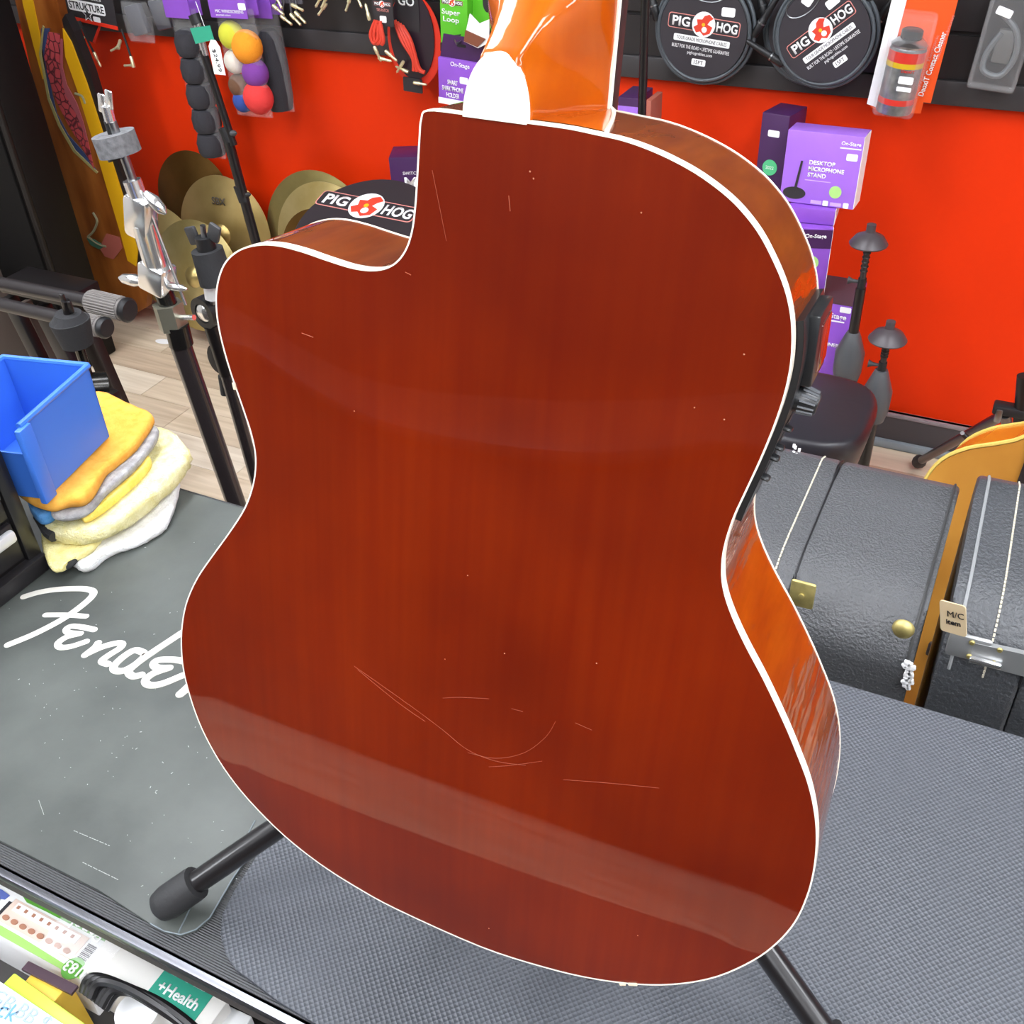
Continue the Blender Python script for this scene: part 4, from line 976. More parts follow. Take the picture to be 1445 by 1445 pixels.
def wing(par, a, b, r, m_, y=YS):
    A_ = at(*a, y=y); B_ = at(*b, y=y)
    wp(MB().tube([A_, A_.lerp(B_, .4), A_.lerp(B_, .8), B_], [r * .5, r * 1.0, r * .8, r * .2], 12), 'wing_screw', m_, par)
wing(t, (205, 272), (234, 302), 9 * k, CHROME); wing(t, (205, 398), (168, 392), 9 * k, CHROME); wing(t, (228, 402), (264, 408), 6 * k, CHROME)
cyl(t, 'memory_rod', q(212, 300), q(262, 430), 2.2 * k, CHROME, 8)
cyl(t, 'drum_key_screw', q(252, 448), q(274, 448), 4 * k, CHROME, 10)
# black boom stand beside the guitar
YS = 1.15
q = lambda x, y_: at(x, y_, y=YS)
k = mpp(q(300, 400)); tb0 = q(318, 522); tb1 = q(360, 672); d = (tb1 - tb0).normalized(); bs = tb1 + d * (tb1.z / -d.z)
t = stand('cymbal_stand', 'black cymbal stand with wing nut and swivel ring beside guitar horn', (bs.x, bs.y, 0))
cyl(t, 'lower_tube', tb0, bs + Vector((0, 0, .02)), 10 * k, mat('gloss_black_tube', '#2a2526', .25, coat=.6)); tripod(t, (bs.x, bs.y), BLACKM, L=.22, a0=75)
cyl(t, 'felt_sleeve', q(292, 352), q(306, 398), 22 * k, DFOAM, 22, 24 * k)
cyl(t, 'wing_base', q(288, 334), q(293, 354), 13 * k, BLACK, 16)
cyl(t, 'threaded_rod', q(286, 318), q(300, 430), 4 * k, STEEL, 10)
for sx, tx in ((-1, -.25), (1, .45)):
    c = q(288 + sx * 15, 336 - (4 if sx > 0 else 0)); wp(MB().box(c + Vector((0, 0, .004)), (19 * k, 7 * k, 26 * k), Matrix.Rotation(tx, 3, 'Y'), bev=3 * k), 'wing', mat('wing_grey', '#3b3b3d', .5), t)
cyl(t, 'rod_cover', q(298, 398), q(301, 420), 12 * k, WHITE, 12)
c = q(291, 440); wp(MB().lathe([(15 * k, -8 * k), (24 * k, -8 * k), (24 * k, 8 * k), (15 * k, 8 * k), (15 * k, -8 * k)], face(c, yaw=-10), 28), 'swivel_ring', BLACK, t)
wp(MB().lathe([(0, -6 * k), (14 * k, -6 * k), (14 * k, 6 * k), (9 * k, 10 * k), (0, 11 * k)], face(c, yaw=-10), 20), 'swivel_bolt', CHROME, t)
cyl(t, 'ring_stem', q(298, 460), q(320, 528), 11 * k, BLACKM, 12)
wp(MB().lathe([(0, -6 * k), (16 * k, -5 * k), (16 * k, 5 * k), (0, 6 * k)], face(q(308, 505)) @ Matrix.Scale(1.5, 4, (0, 1, 0)), 18), 'height_clamp', BLACK, t)
cyl(t, 'rubber_bumper', q(314, 530), q(318, 556), 7 * k, RUBBER, 10)
# black felt mount behind the blue bin
YS = 1.16
q = lambda x, y_: at(x, y_, y=YS)
k = mpp(q(105, 465)); 
bs = q(150, 600)
t = stand('cymbal_stand', 'black-felted cymbal stand rising behind the blue bin', (bs.x, bs.y, 0))
cyl(t, 'lower_tube', q(140, 560), Vector((bs.x, bs.y, .02)), 12 * k, BLACKM); tripod(t, (bs.x, bs.y), BLACKM, L=.18, a0=50)
cyl(t, 'felt_washer', q(98, 452), q(110, 486), 28 * k, DFOAM, 26, 22 * k)
cyl(t, 'felt_top', q(96, 442), q(99, 453), 18 * k, DFOAM, 22, 26 * k)
cyl(t, 'wing_nut', q(92, 424), q(97, 448), 6 * k, BLACKM, 12)
for sx in (-1, 1): wp(MB().box(q(94 + sx * 5, 428 + sx * 5), (8 * k, 5 * k, 18 * k), bev=2 * k), 'wing', BLACKM, t)
cyl(t, 'felt_rod', q(108, 480), q(124, 528), 7 * k, mat('black_chrome', '#4b4a48', .2, .9), 12)
wp(MB().tube([q(118, 538) + Vector((-.002, -.03, 0)), q(140, 552) + Vector((0, .02, 0))], 22 * k, 20), 'tilter_drum', mat('black_chrome', '#4b4a48', .2, .9), t)
wp(MB().box(q(150, 562), (34 * k, 30 * k, 22 * k), bev=4 * k), 'tilter_plate', BLACKM, t)
# folding keyboard stand: slanted beams
YK2 = 1.60
t = thing('keyboard_stand', 'black folding stand with slanted legs and two knurled grips behind blue bin', 'stand', Vector((at(80, 500, y=YK2).x, YK2, 0)))
def beam(a, b, w, y, m_, name='slanted_leg'):
    A_, B_ = at(*a, y=y), at(*b, y=y); d = (B_ - A_).normalized(); B_ = A_ + d * ((A_.z - .01) / -d.z); k = mpp(A_)
    X_ = d.cross(Vector((0, 1, 0))).normalized(); R = Matrix((X_, Vector((0, 1, 0)), d)).transposed()
    wp(MB().box((A_ + B_) / 2, (w * k, .03, (B_ - A_).length), R, bev=.004), name, m_, t)
beam((12, 418), (84, 560), 20, YK2, BLACKM); beam((34, 425), (106, 570), 13, YK2 + .05, mat('worn_beam', '#5c5049', .5)); beam((58, 430), (130, 575), 26, YK2, BLACKM); beam((112, 440), (168, 568), 26, YK2 + .06, mat('dark_beam', '#1e1614', .4))
wp(MB().box(at(60, 422, y=YK2) + Vector((0, .03, .02)), (.24, .1, .03), bev=.004), 'top_rail', BLACKM, t)
# its two arms with knurled ends
for (a, b, e, rr, yy) in (((-40, 392), (128, 425), (178, 437), 16, 1.42),
                         ((-40, 420), (98, 451), (146, 462), 14, 1.36)):
    A_, B_, E_ = at(*a, y=yy), at(*b, y=yy), at(*e, y=yy); k = mpp(B_)
    cyl(t, 'arm_tube', A_ + (A_ - B_).normalized() * .1, B_, 10 * k, mat('worn_black_tube', '#2a2627', .35, bump=.1))
    g = cyl(t, 'grip', B_, E_, rr * k, mat('knurled_grey', '#6b6663', .5), 24)
    dd = (E_ - B_).normalized(); A4 = axis(B_, dd); mb = MB(); L_ = (E_ - B_).length
    for j in range(26):
        an = 2 * math.pi * j / 26; v_ = Vector((math.cos(an), math.sin(an), 0)) * rr * 1.02 * k
        mb.tube([A4 @ (v_ + Vector((0, 0, L_ * .04))), A4 @ (v_ + Vector((0, 0, L_ * .9)))], rr * .07 * k, 5)
    o = mb.build('grip_ridge', mat('knurl_light', '#7d7874', .45), g)
    o = MB().lathe([(rr * 1.06 * k, 0), (rr * 1.1 * k, .003), (rr * 1.1 * k, .008), (rr * .9 * k, .013), (0, .014)], axis(E_ - dd * .002, dd), 22).build('end_cap', BLACK, g)
t = thing('equipment_case', 'dark grey flat case standing on floor at the black cabinet', 'case', Vector((at(0, 500, y=1.95).x, 1.95, 0)))
wp(MB().box((at(14, 480, y=1.95).x - .25, 1.95, .2), (.5, .12, .40), bev=.01), 'case_body', mat('case_grey', '#463e3b', .5), t)
# thin stand with tags
YM = 2.05
q = lambda x, y_: at(x, y_, y=YM)
k = mpp(q(300, 150)); a0_, a1_ = q(268, 30), q(362, 360); d = (a1_ - a0_).normalized(); bs = a1_ + d * (a1_.z / -d.z)
t = thing('microphone_stand', 'thin black microphone stand with clutch knobs and paper price tag', 'stand', Vector((bs.x, bs.y, 0)))
cyl(t, 'upper_tube', q(286, 70), q(330, 205), 5.5 * k, BLACKM, 12); cyl(t, 'lower_tube', q(320, 190), bs + Vector((0, 0, .015)), 7.5 * k, BLACKM, 12)
cyl(t, 'clutch', q(316, 180), q(324, 200), 8.5 * k, BLACK, 12); wing(t, (320, 188), (334, 188), 5 * k, mat('wing_grey', '#3b3b3d', .5), YM)
cyl(t, 'clutch', q(337, 262), q(345, 284), 8.5 * k, BLACK, 12); wing(t, (341, 276), (354, 274), 4 * k, BLACK, YM)
cyl(t, 'stand_head', q(277, 30), q(290, 78), 5 * k, CHROME, 12); cyl(t, 'head_nut', q(273, 20), q(279, 34), 8 * k, BLACK, 12)
tripod(t, (bs.x, bs.y), BLACKM, L=.10, h=.10)
slab(t, 'green_tag', [(268, 40), (296, 36), (302, 56), (276, 62)], YM - .012, .001, mat('tag_green', '#2f9c7d', .4))
mb = MB(); mb.tube(catmull([q(276, 2), q(286, 30), q(296, 56), q(303, 62)], 4), .0008, 5); wp(mb, 'tag_string', WHITE, t)
tg = thing('price_tag', 'white cardboard price tag hanging by string on microphone stand', 'tag', face(at(306, 82, y=YM - .02), roll=0))
k = mpp(at(306, 82, y=YM)); flat([(-4 * k, 24 * k), (4 * k, 24 * k), (10 * k, 15 * k), (10 * k, -22 * k), (-10 * k, -22 * k), (-10 * k, 15 * k)], 0, WHITE, tg, 'tag_card', .0012)
text('$24.99', 30 * k, BLACK, tg, 0, -3 * k, .0014, rot=-82, name='handwriting', height=7 * k)
# pole behind the neck
YP = 2.30
q = lambda x, y_: at(x, y_, y=YP)
a0_, a1_ = q(909, -60), q(906, 160); bs = Vector((a1_.x, a1_.y, 0)); k = mpp(a1_)
t = thing('microphone_stand', 'plain straight black pole stand between guitar neck and coiled cable', 'stand', bs)
cyl(t, 'upright', Vector((bs.x, bs.y, 1.35)), Vector((bs.x, bs.y, .012)), 6 * k, BLACKM, 12)
wp(MB().lathe([(.11, 0), (.115, .004), (.11, .014), (.03, .022), (0, .024)], Matrix.Translation((bs.x, bs.y, 0)), 28), 'round_base', BLACKM, t)

# ------------------------------------------------------------------ right side: seat, horn stands, amber guitar
zs = .60
c = at(1190, 575, z=zs)
t = thing('padded_stool', 'black leatherette padded stool beside the purple boxes', 'stool', Vector((c.x - .11, c.y, 0)))
def seat_fn(u, v):
    a = 2 * math.pi * u; r_ = min(1, v * 1.0)
    sx, sy = .17, .14
    e = .55
    x = sx * math.copysign(abs(math.cos(a)) ** e, math.cos(a)); y = sy * math.copysign(abs(math.sin(a)) ** e, math.sin(a))
    if v < .6: f = v / .6 * .93; z_ = .0 - .008 * (v / .6) ** 2
    elif v < .85:
        q_ = (v - .6) / .25 * math.pi / 2; f = .93 + .07 * math.sin(q_); z_ = -.008 - .03 * (1 - math.cos(q_))
    else: f = 1 - .05 * (v - .85) / .15; z_ = -.038 - .05 * (v - .85) / .15
    return Vector((x * max(f, .001), y * max(f, .001), zs + z_))
MB().grid(seat_fn, 48, 20, closed_u=True).build('cushion', mat('black_leatherette', '#27252a', .36, bump=.08, bscale=80), t)
MB().box((0, 0, zs - .10), (.30, .24, .03), bev=.01).build('seat_board', BLACK, t)
for sx in (-1, 1):
    for sy in (-1, 1): MB().tube([(sx * .11, sy * .09, zs - .1), (sx * .14, sy * .11, .0)], .011, 10).build('leg', BLACKM, t)
def horn_stand(pxs, y, label, dome, shaft, col, coneat, br):
    q = lambda x, y_: at(x, y_, y=y)
    c = q(*dome); k = mpp(c)
    t = thing('horn_stand', label, 'stand', Vector((c.x, c.y, 0)))
    def zz_(py): return q(dome[0], py).z - 0
    X_, Y_ = c.x, c.y
    P_ = lambda py: Vector((X_, Y_, q(dome[0], py).z))
    wp(MB().lathe([(0, 15 * k), (6.5 * k, 14 * k), (6.5 * k, 3 * k), (10 * k, 1 * k), (20 * k, -4 * k), (27 * k, -14 * k), (26 * k, -16 * k), (16 * k, -14 * k), (5 * k, -13 * k), (0, -13 * k)], Matrix.Translation(c), 28), 'dome_cup', mat('dome_grey', '#463f42', .4), t)
    wp(MB().tube([P_(dome[1] + 10), P_(shaft)], 4.5 * k, 10), 'threaded_shaft', mat('shaft_grey', '#3a3535', .35, .3), t)
    for i in range(7): wp(MB().lathe([(5.3 * k, -.002), (5.8 * k, 0), (5.3 * k, .002)], Matrix.Translation(P_(dome[1] + 14 + (shaft - dome[1] - 20) * i / 7)), 12), 'shaft_ring', BLACKM, t)
    wp(MB().tube([P_(shaft - 2), P_(shaft + 14)], 6 * k, 12), 'collar', BLACK, t)
    A_ = P_(shaft + 4); wp(MB().tube([A_, A_ + Vector((-14 * k, 0, 0)), A_ + Vector((-20 * k, 0, 0))], [2 * k, 3 * k, 6 * k], 10), 'collar_knob', mat('wing_grey', '#3b3b3d', .5), t)
    wp(MB().tube([P_(shaft + 12), P_(coneat)], 7.5 * k, 14), 'upper_tube', BLACKM, t)
    wp(MB().tube([P_(coneat - 6), P_(coneat), P_(coneat + 24), P_(coneat + 50), P_(coneat + 66)], [9 * k, br * .55 * k, br * k, br * .98 * k, br * .8 * k], 20), 'cone_hub', mat('cone_grey', '#4d4f52', .35), t)
    zc = P_(coneat + 60).z
    wp(MB().tube([P_(coneat + 60), Vector((X_, Y_, .06))], 9 * k, 12), 'lower_tube', BLACKM, t)
    for j in range(3):
        a = math.radians(40 + 120 * j); wp(MB().tube([Vector((X_ + .02 * math.cos(a), Y_ + .02 * math.sin(a), min(zc, .22))), Vector((X_ + .045 * math.cos(a), Y_ + .045 * math.sin(a), .02)), Vector((X_ + .07 * math.cos(a), Y_ + .07 * math.sin(a), .008))], .009, 10), 'folding_leg', BLACKM, t)
horn_stand(None, 2.30, 'taller horn stand with dark dome cup beside purple carton', (1228, 330), 396, None, 478, 22)
horn_stand(None, 2.10, 'shorter horn stand with dark dome cup and bulging grey hub', (1255, 466), 514, None, 530, 21)
# amber guitar on its stand behind the cases
YG = 1.42
gm = thing('amber_guitar', 'amber hollow guitar with cream binding standing behind the cases', 'guitar', face(Vector((at(1452, 700, y=YG).x, YG, .60)), tilt=-12, yaw=-14))
go_ = [(.028, .235), (.05, .22), (.075, .205), (.11, .185), (.14, .155), (.155, .115), (.155, .075), (.14, .03), (.128, -.005), (.13, -.04), (.155, -.08), (.19, -.13), (.205, -.18), (.20, -.235), (.175, -.285), (.13, -.32), (.07, -.34), (0, -.345)]
go_ = go_ + [(-x, y) for x, y in go_[-2::-1]]
lo_ = [(p.x, p.y) for p in catmull([(x, y, 0) for x, y in go_], 3, closed=True)]
MB().prism(lo_, -.12, 0).build('amber_side', mat('amber_side', '#cf8f24', .25, coat=.6, var=.06, vscale=9), gm)
MB().prism([(x * .985, y * .985) for x, y in lo_], -.001, .002).build('red_top', mat('sunburst_top', '#b8752a', .3, coat=.6, var=.25, vscale=4, col2='#cf9540'), gm, smooth=False)
for z_ in (.0005, -.1195): MB().tube([(x, y, z_) for x, y in lo_], .0032, 6, closed=True).build('binding', mat('binding_yellow', '#d9bd62', .35), gm)
MB().box((0, .33, -.012), (.05, .25, .024), bev=.008).build('neck', LNECK, gm); MB().box((0, .30, .006), (.052, .34, .008), bev=.001).build('fretboard', mat('dark_fretboard', '#2b2122', .5), gm)
MB().box((0, -.16, .008), (.14, .025, .01), bev=.003).build('bridge', mat('dark_fretboard', '#2b2122', .5), gm)
ys_ = 1.95
q = lambda x, y_: at(x, y_, y=ys_)
c = q(1440, 590)
t = thing('guitar_rack_stand', 'black tripod stand with bent leg and chrome collar near baseboard', 'stand', Vector((c.x + .02, ys_, 0))); k = mpp(c)
cyl(t, 'post', q(1446, 530), q(1440, 600), 10 * k, BLACKM)
cyl(t, 'post_lower', q(1440, 600), Vector((q(1440, 600).x, ys_ + .0, .2)), 8 * k, BLACKM)
for a, b, y2 in (((1418, 584), (1296, 652), 1.93), ((1418, 584), (1440, 690), 1.80)):
    A_, B_ = at(*a, y=1.95), at(*b, z=.02)
    l_ = cyl(t, 'leg', A_, B_, 8 * k, BLACKM)
    dd = (B_ - A_).normalized(); MB().tube([B_ - dd * .05, B_ - dd * .015, B_], [8.5 * k, 14 * k, 13 * k], 12).build('rubber_foot', RUBBER, l_)
cyl(t, 'strut', at(1358, 612, y=1.92), at(1400, 650, y=1.92), 4 * k, BLACKM); cyl(t, 'rivet', at(1358, 611, y=1.90), at(1358, 611, y=1.915), 3 * k, STEEL, 10)
wp(MB().box(q(1425, 578), (44 * k, .03, 14 * k), bev=.004), 'collar_plate', BLACK, t); wp(MB().box(q(1410, 582), (10 * k, .034, 22 * k), bev=.004), 'collar_bolt', STEEL, t)

# ------------------------------------------------------------------ instrument cases behind the counter
tolex = mat('black_tolex', '#4e4f51', .40, bump=1.2, bscale=330, bdetail=3)
tolex2 = mat('black_tolex_wrinkled', '#46484b', .33, bump=1.2, bscale=240, bdetail=3)
brassm = mat('old_brass', '#b8aa6c', .45, .6, var=.25, vscale=60); nickel = mat('nickel', '#a9abab', .4, .6)
thread = mat('cream_thread', '#cfc8b4', .8)
def inst_case(x0, x1, seam, label, ztop, yfront, yback, m_, rot=0, zr_=.075):
    base = Vector(((x0 + x1) / 2, (yfront + yback) / 2, 0))
    t = thing('instrument_case', label, 'case', Matrix.Translation(base) @ Matrix.Rotation(math.radians(rot), 4, 'Z'))
    yf, yb2 = yfront - base.y, yback - base.y; w2 = (x1 - x0) / 2; sm = seam - base.x
    prof = [(yf, .02), (yf, ztop - zr_)] + [(yf + zr_ * 1.25 * (1 - math.cos(a)), ztop - zr_ + zr_ * math.sin(a) * .93) for a in [math.pi / 2 * i / 8 for i in range(1, 9)]] + [(yf + .2, ztop - .002), (yb2 - .03, ztop), (yb2 - .008, ztop - .01), (yb2, ztop - .04), (yb2, .02)]
    PR = Matrix(((0, 0, 1, 0), (1, 0, 0, 0), (0, 1, 0, 0), (0, 0, 0, 1)))
    def shell(name, a, b, s=1.0):
        mb = MB(); mb.prism(prof, a, b, PR)
        es = [e for e in mb.bm.edges if abs(e.verts[0].co.x - e.verts[1].co.x) < 1e-6]
        bmesh.ops.bevel(mb.bm, geom=es, offset=.005, segments=3, profile=.5, affect='EDGES', clamp_overlap=True)
        return mb.build(name, m_, t, angle=30)
    lid = shell('lid', -w2, sm - .0008); body = shell('body', sm + .0008, w2)
    def over(x, lift=.001):   # path over the front and top at x
        P = [Vector((x, y, z)) for y, z in prof]; out = []
        c0 = Vector((x, (yf + yb2) / 2, ztop - .2))
        return [p + (p - c0).normalized() * lift for p in P[1:-2]]
    return t, lid, body, over, (yf, yb2, w2, sm)
def stitches(path, par, n):
    L = [0]
    for a, b in zip(path, path[1:]): L.append(L[-1] + (b - a).length)
    def pt(s_):
        for i in range(len(L) - 1):
            if L[i + 1] >= s_: return path[i].lerp(path[i + 1], (s_ - L[i]) / max(1e-9, L[i + 1] - L[i]))
        return path[-1]
    mb = MB()
    for i in range(n):
        a, b = L[-1] * i / n, L[-1] * (i + .72) / n; mb.tube([pt(a), pt(b)], .0011, 5)
    mb.build('stitching', thread, par)['kind'] = 'stuff'
def dense(path, sub=6):
    out = []
    for a, b in zip(path, path[1:]): out += [a.lerp(b, i / sub) for i in range(sub)]
    return out + [path[-1]]
t, lid, body, over, (yf, yb2, w2, sm) = inst_case(-.222, -.002, -.140, 'black textured case with brass foot and worn white corner', .955, .862, 1.14, tolex)
stitches(dense(over(sm - .022)), lid, 60)
MB().tube(over(sm + .0, .0004), .0012, 5).build('seam_piping', BLACK, body)
for x_ in (-w2 + .004, w2 - .006): MB().tube(over(x_, .0008), .0016, 6).build('edge_piping', mat('worn_piping', '#3c3c3c', .5), body)
lx = at(1134, 836, y=.868); l0 = lx - Vector(((-.222 - .002) / 2, (.862 + 1.14) / 2, 0))
MB().box((l0.x, yf - .002, l0.z + .004), (.026, .005, .034), bev=.003).build('brass_latch', brassm, lid)
MB().lathe([(.003, 0), (.003, .002), (0, .003)], Matrix.Translation((l0.x, yf - .0045, l0.z + .004)) @ Matrix.Rotation(math.pi / 2, 4, 'X'), 10).build('latch_pin', brassm, lid)
fx = at(1273, 893, y=.855) - Vector((-.112, 1.001, 0))
MB().lathe([(.011, 0), (.0112, .002), (.0095, .006), (.005, .0085), (0, .009)], Matrix.Translation((fx.x, yf + .001, fx.z)) @ Matrix.Rotation(math.pi / 2, 4, 'X'), 22).build('case_foot', brassm, body)
mb = MB()
random.seed(3)
for i in range(26):
    p = at(1283 + random.uniform(-6, 6) - i * .15, 935 + i * 1.4, y=.858) - Vector((-.112, 1.001, 0)); mb.box(p, (.005, .004, .006), Matrix.Rotation(random.random() * 3, 3, 'Y'), bev=.001)
o = mb.build('frayed_lining', WHITE, body); o['kind'] = 'stuff'
mb = MB()
for i in range(14):
    p = at(1118 + i * 1.6, 644 - i * 1.5, y=1.10); p = Vector((-.205 + i * .0012, 1.115 - i * .001, .950)) - Vector((-.112, 1.001, 0)); mb.box(p + Vector((random.uniform(-.004, .004), random.uniform(-.02, .02), 0)), (.003, .003, .004))
o = mb.build('frayed_corner', WHITE, lid); o['kind'] = 'stuff'
t, lid, body, over, (yf, yb2, w2, sm) = inst_case(.016, .254, .094, 'black wrinkled case with silver latch and small paper tag', .985, .86, 1.13, tolex2, rot=1.5)
stitches(dense(over(sm - .034)), lid, 60)
MB().tube(over(sm, .0004), .0012, 5).build('seam_piping', BLACK, body)
MB().tube(over(-w2 + .012, .0006), .0018, 6).build('edge_piping', mat('light_piping', '#8d8f90', .5), lid)
bse = Vector((.1385, .995, 0))
lz = at(1392, 918, y=.86).z
lt = MB().box((at(1366, 915, y=.855).x - bse.x, yf - .004, lz + .004), (.040, .007, .030), bev=.004).build('silver_latch', nickel, lid)
MB().prism([(-.018, .014), (.03, .016), (.042, .004), (.040, -.012), (-.018, -.012)], 0, .006, face(Vector((at(1400, 920, y=.855).x - bse.x, yf - .002, lz)))).build('latch_plate', nickel, body)
MB().box((at(1392, 925, y=.855).x - bse.x, yf - .011, lz - .004), (.03, .006, .006), bev=.002).build('latch_lever', CHROME, body)
for px, py in ((1372, 903), (1368, 922), (1402, 932), (1411, 914)):
    p = at(px, py, y=.853) - bse; MB().lathe([(.003, 0), (.0022, .0018), (0, .002)], Matrix.Translation((p.x, yf - .0085, p.z)) @ Matrix.Rotation(math.pi / 2, 4, 'X'), 10).build('rivet', brassm, lid)
p = at(1346, 868, y=.862) - bse
tg = MB().prism(rrect(.026, .036, .003, 3), 0, .0015, face(Vector((p.x, yf - .004, p.z + .004)), roll=14, yaw=-20)).build('paper_tag', mat('old_paper', '#cdb894', .7), lid, smooth=False)
text('M/C', .016, BLACK, lid, p.x + .001, yf - .0065, p.z + .010, name='handwriting').rotation_euler = (math.pi / 2, -.25, -.3)
text('item', .014, BLACK, lid, p.x + .001, yf - .0065, p.z + .000, name='handwriting', bold=.02).rotation_euler = (math.pi / 2, -.25, -.3)

# ------------------------------------------------------------------ tool chest, towels and blue bin on the counter
xf = -.912; yc1 = .568; yc0 = .20
t = thing('tool_chest', 'black metal tool chest with bright drawer pulls beside the towels', 'chest', (xf - .16, .385, ZT + .003))
Zc = ZT + .003
wp(MB().box((xf - .165, .385, Zc + .16), (.33, .366, .30), bev=.004), 'chest_body', mat('chest_black', '#1b191a', .35, coat=.3), t)
wp(MB().box((xf + .0, yc1 - .008, Zc + .155), (.012, .018, .31), bev=.002), 'corner_post', mat('chest_black', '#1b191a', .35, coat=.3), t)
wp(MB().box((xf + .004, .385, Zc + .011), (.018, .368, .022), bev=.003), 'base_lip', mat('chest_base', '#242224', .4), t)
for i in range(5):
    z_ = Zc + .028 + .054 * i + .025
    dr = wp(MB().box((xf + .002, .375, z_), (.008, .345, .048), bev=.002), 'drawer', mat('drawer_black', '#232123', .4), t)
    MB().box((xf + .009, .372, z_ + .012), (.010, .345, .015), bev=.004).build('drawer_pull', mat('bright_pull', '#e8e8ea', .3, .3), dr)

def cloth(name, label, px, z_top, th, m_, group, amp=.004, fluff=.0, seed=0, z0=None):
    """folded towel: rounded slab over a pixel-traced footprint, gently rumpled"""
    P = [at(x, y, z=z_top) for x, y in px]; P = catmull([(p.x, p.y, 0) for p in P], 5, closed=True)
    c = sum(P, Vector()) / len(P); n = len(P)
    zb = z0 if z0 is not None else z_top - th
    t = thing(name, label, 'towel', (c.x, c.y, zb), group)
    rings = [(.0, z_top - zb), (.3, z_top - zb), (.55, z_top - zb), (.78, z_top - zb), (.92, z_top - zb), (.98, (z_top - zb) * .9), (1.0, (z_top - zb) * .62), (1.0, (z_top - zb) * .38), (.98, (z_top - zb) * .12), (.93, 0), (.5, 0), (0, 0)]
    mb = MB(); rows = []
    for f_, z_ in rings:
        row = []
        for p in P:
            x, y = (p.x - c.x) * f_, (p.y - c.y) * f_
            w_ = noise.noise(Vector((x * 22 + seed, y * 22, seed * 3.1))) + .5 * noise.noise(Vector((x * 55, y * 55 + seed, z_ * 40)))
            zz_ = z_ + (amp * w_ if z_ > 0 else 0)
            if fluff and f_ > .9: x += fluff * noise.noise(Vector((x * 300, y * 300, z_ * 300))); y += fluff * noise.noise(Vector((y * 300, x * 300, z_ * 310)))
            row.append(mb.bm.verts.new((x, y, max(0, zz_))))
        rows.append(row)
    for A, B in zip(rows, rows[1:]):
        for i in range(n): mb.bm.faces.new((A[i], A[(i + 1) % n], B[(i + 1) % n], B[i]))
    bmesh.ops.remove_doubles(mb.bm, verts=mb.bm.verts[:], dist=1e-5)
    mb.build('folded_cloth', m_, t, angle=80)
    return t, c, zb
def terry(name, c, c2, b=1.0): return mat(name, c, .95, var=.06, vscale=90, col2=c2, bump=b, bscale=420, bdetail=2)
z = ZT + .003
TG = 'folded towels under the blue bin'
tw, c, zb = cloth('towel', 'white towel at the bottom of the stack, edge torn', [(95, 786), (118, 797), (150, 775), (190, 762), (225, 741), (240, 720), (250, 668), (215, 640), (140, 640), (60, 700), (62, 760)], z + .014, .014, terry('white_terry', '#f3f1ec', '#ffffff'), TG, .002, .002, 1)
tw, c, zb = cloth('towel', 'pale yellow towel with black overlocked edge near the bottom', [(66, 792), (84, 800), (100, 786), (130, 770), (150, 735), (140, 680), (80, 690), (58, 740)], z + .024, .010, terry('pale_terry', '#efe08c', '#f6ecae'), TG, .002, .002, 2, z0=z + .0145)
mb = MB(); mb.tube(catmull([at(x, y, z=z + .016) for x, y in ((70, 786), (76, 800), (86, 802), (98, 796), (108, 786))], 5), .0045, 8)
wp(mb, 'black_hem', mat('black_hem', '#2a2a2c', .8, bump=.6, bscale=300), tw)
tw, c, zb = cloth('towel', 'thick fluffy pale yellow towel jutting from the stack', [(58, 733), (68, 745), (110, 752), (160, 735), (215, 695), (258, 652), (266, 632), (250, 612), (215, 600), (120, 620), (60, 690)], z + .046, .022, terry('fluffy_terry', '#f1e59b', '#fbf4c4', 1.4), TG, .003, .004, 3, z0=z + .0245)
mb = MB(); mb.tube(catmull([at(x, y, z=z + .036) for x, y in ((54, 728), (60, 738), (68, 752), (76, 758))], 5), .006, 8)
wp(mb, 'black_hem', mat('black_hem', '#2a2a2c', .8, bump=.6, bscale=300), tw)
tw, c, zb = cloth('towel', 'narrow bright yellow folded towel above the fluffy one', [(112, 722), (122, 727), (160, 700), (208, 655), (207, 640), (180, 640), (120, 690)], z + .058, .011, terry('bright_terry', '#f0cf55', '#f6dc74', .6), TG, .001, .0, 4, z0=z + .0465)
tw, c, zb = cloth('towel', 'heather grey towel under the orange cloth', [(70, 718), (90, 728), (122, 718), (150, 690), (190, 655), (222, 612), (214, 598), (180, 600), (90, 660)], z + .068, .010, terry('grey_terry', '#8e8d8e', '#b3b2b2', .8), TG, .0015, .001, 5, z0=z + .0585)
tw, c, zb = cloth('towel', 'blue towel corner showing below the blue bin', [(38, 708), (52, 726), (70, 722), (82, 704), (70, 690), (46, 690)], z + .062, .010, terry('blue_terry', '#4a8fd6', '#66a5e4', .6), TG, .001, 0, 6, z0=z + .047)
tw, c, zb = cloth('towel', 'orange microfibre cloth crumpled under the blue bin', [(20, 688), (60, 708), (92, 706), (122, 698), (150, 655), (190, 620), (214, 582), (196, 570), (140, 552), (80, 560), (20, 640)], z + .084, .015, terry('orange_terry', '#f0a63a', '#f6b64e', .35), TG, .006, 0, 7, z0=z + .0685)
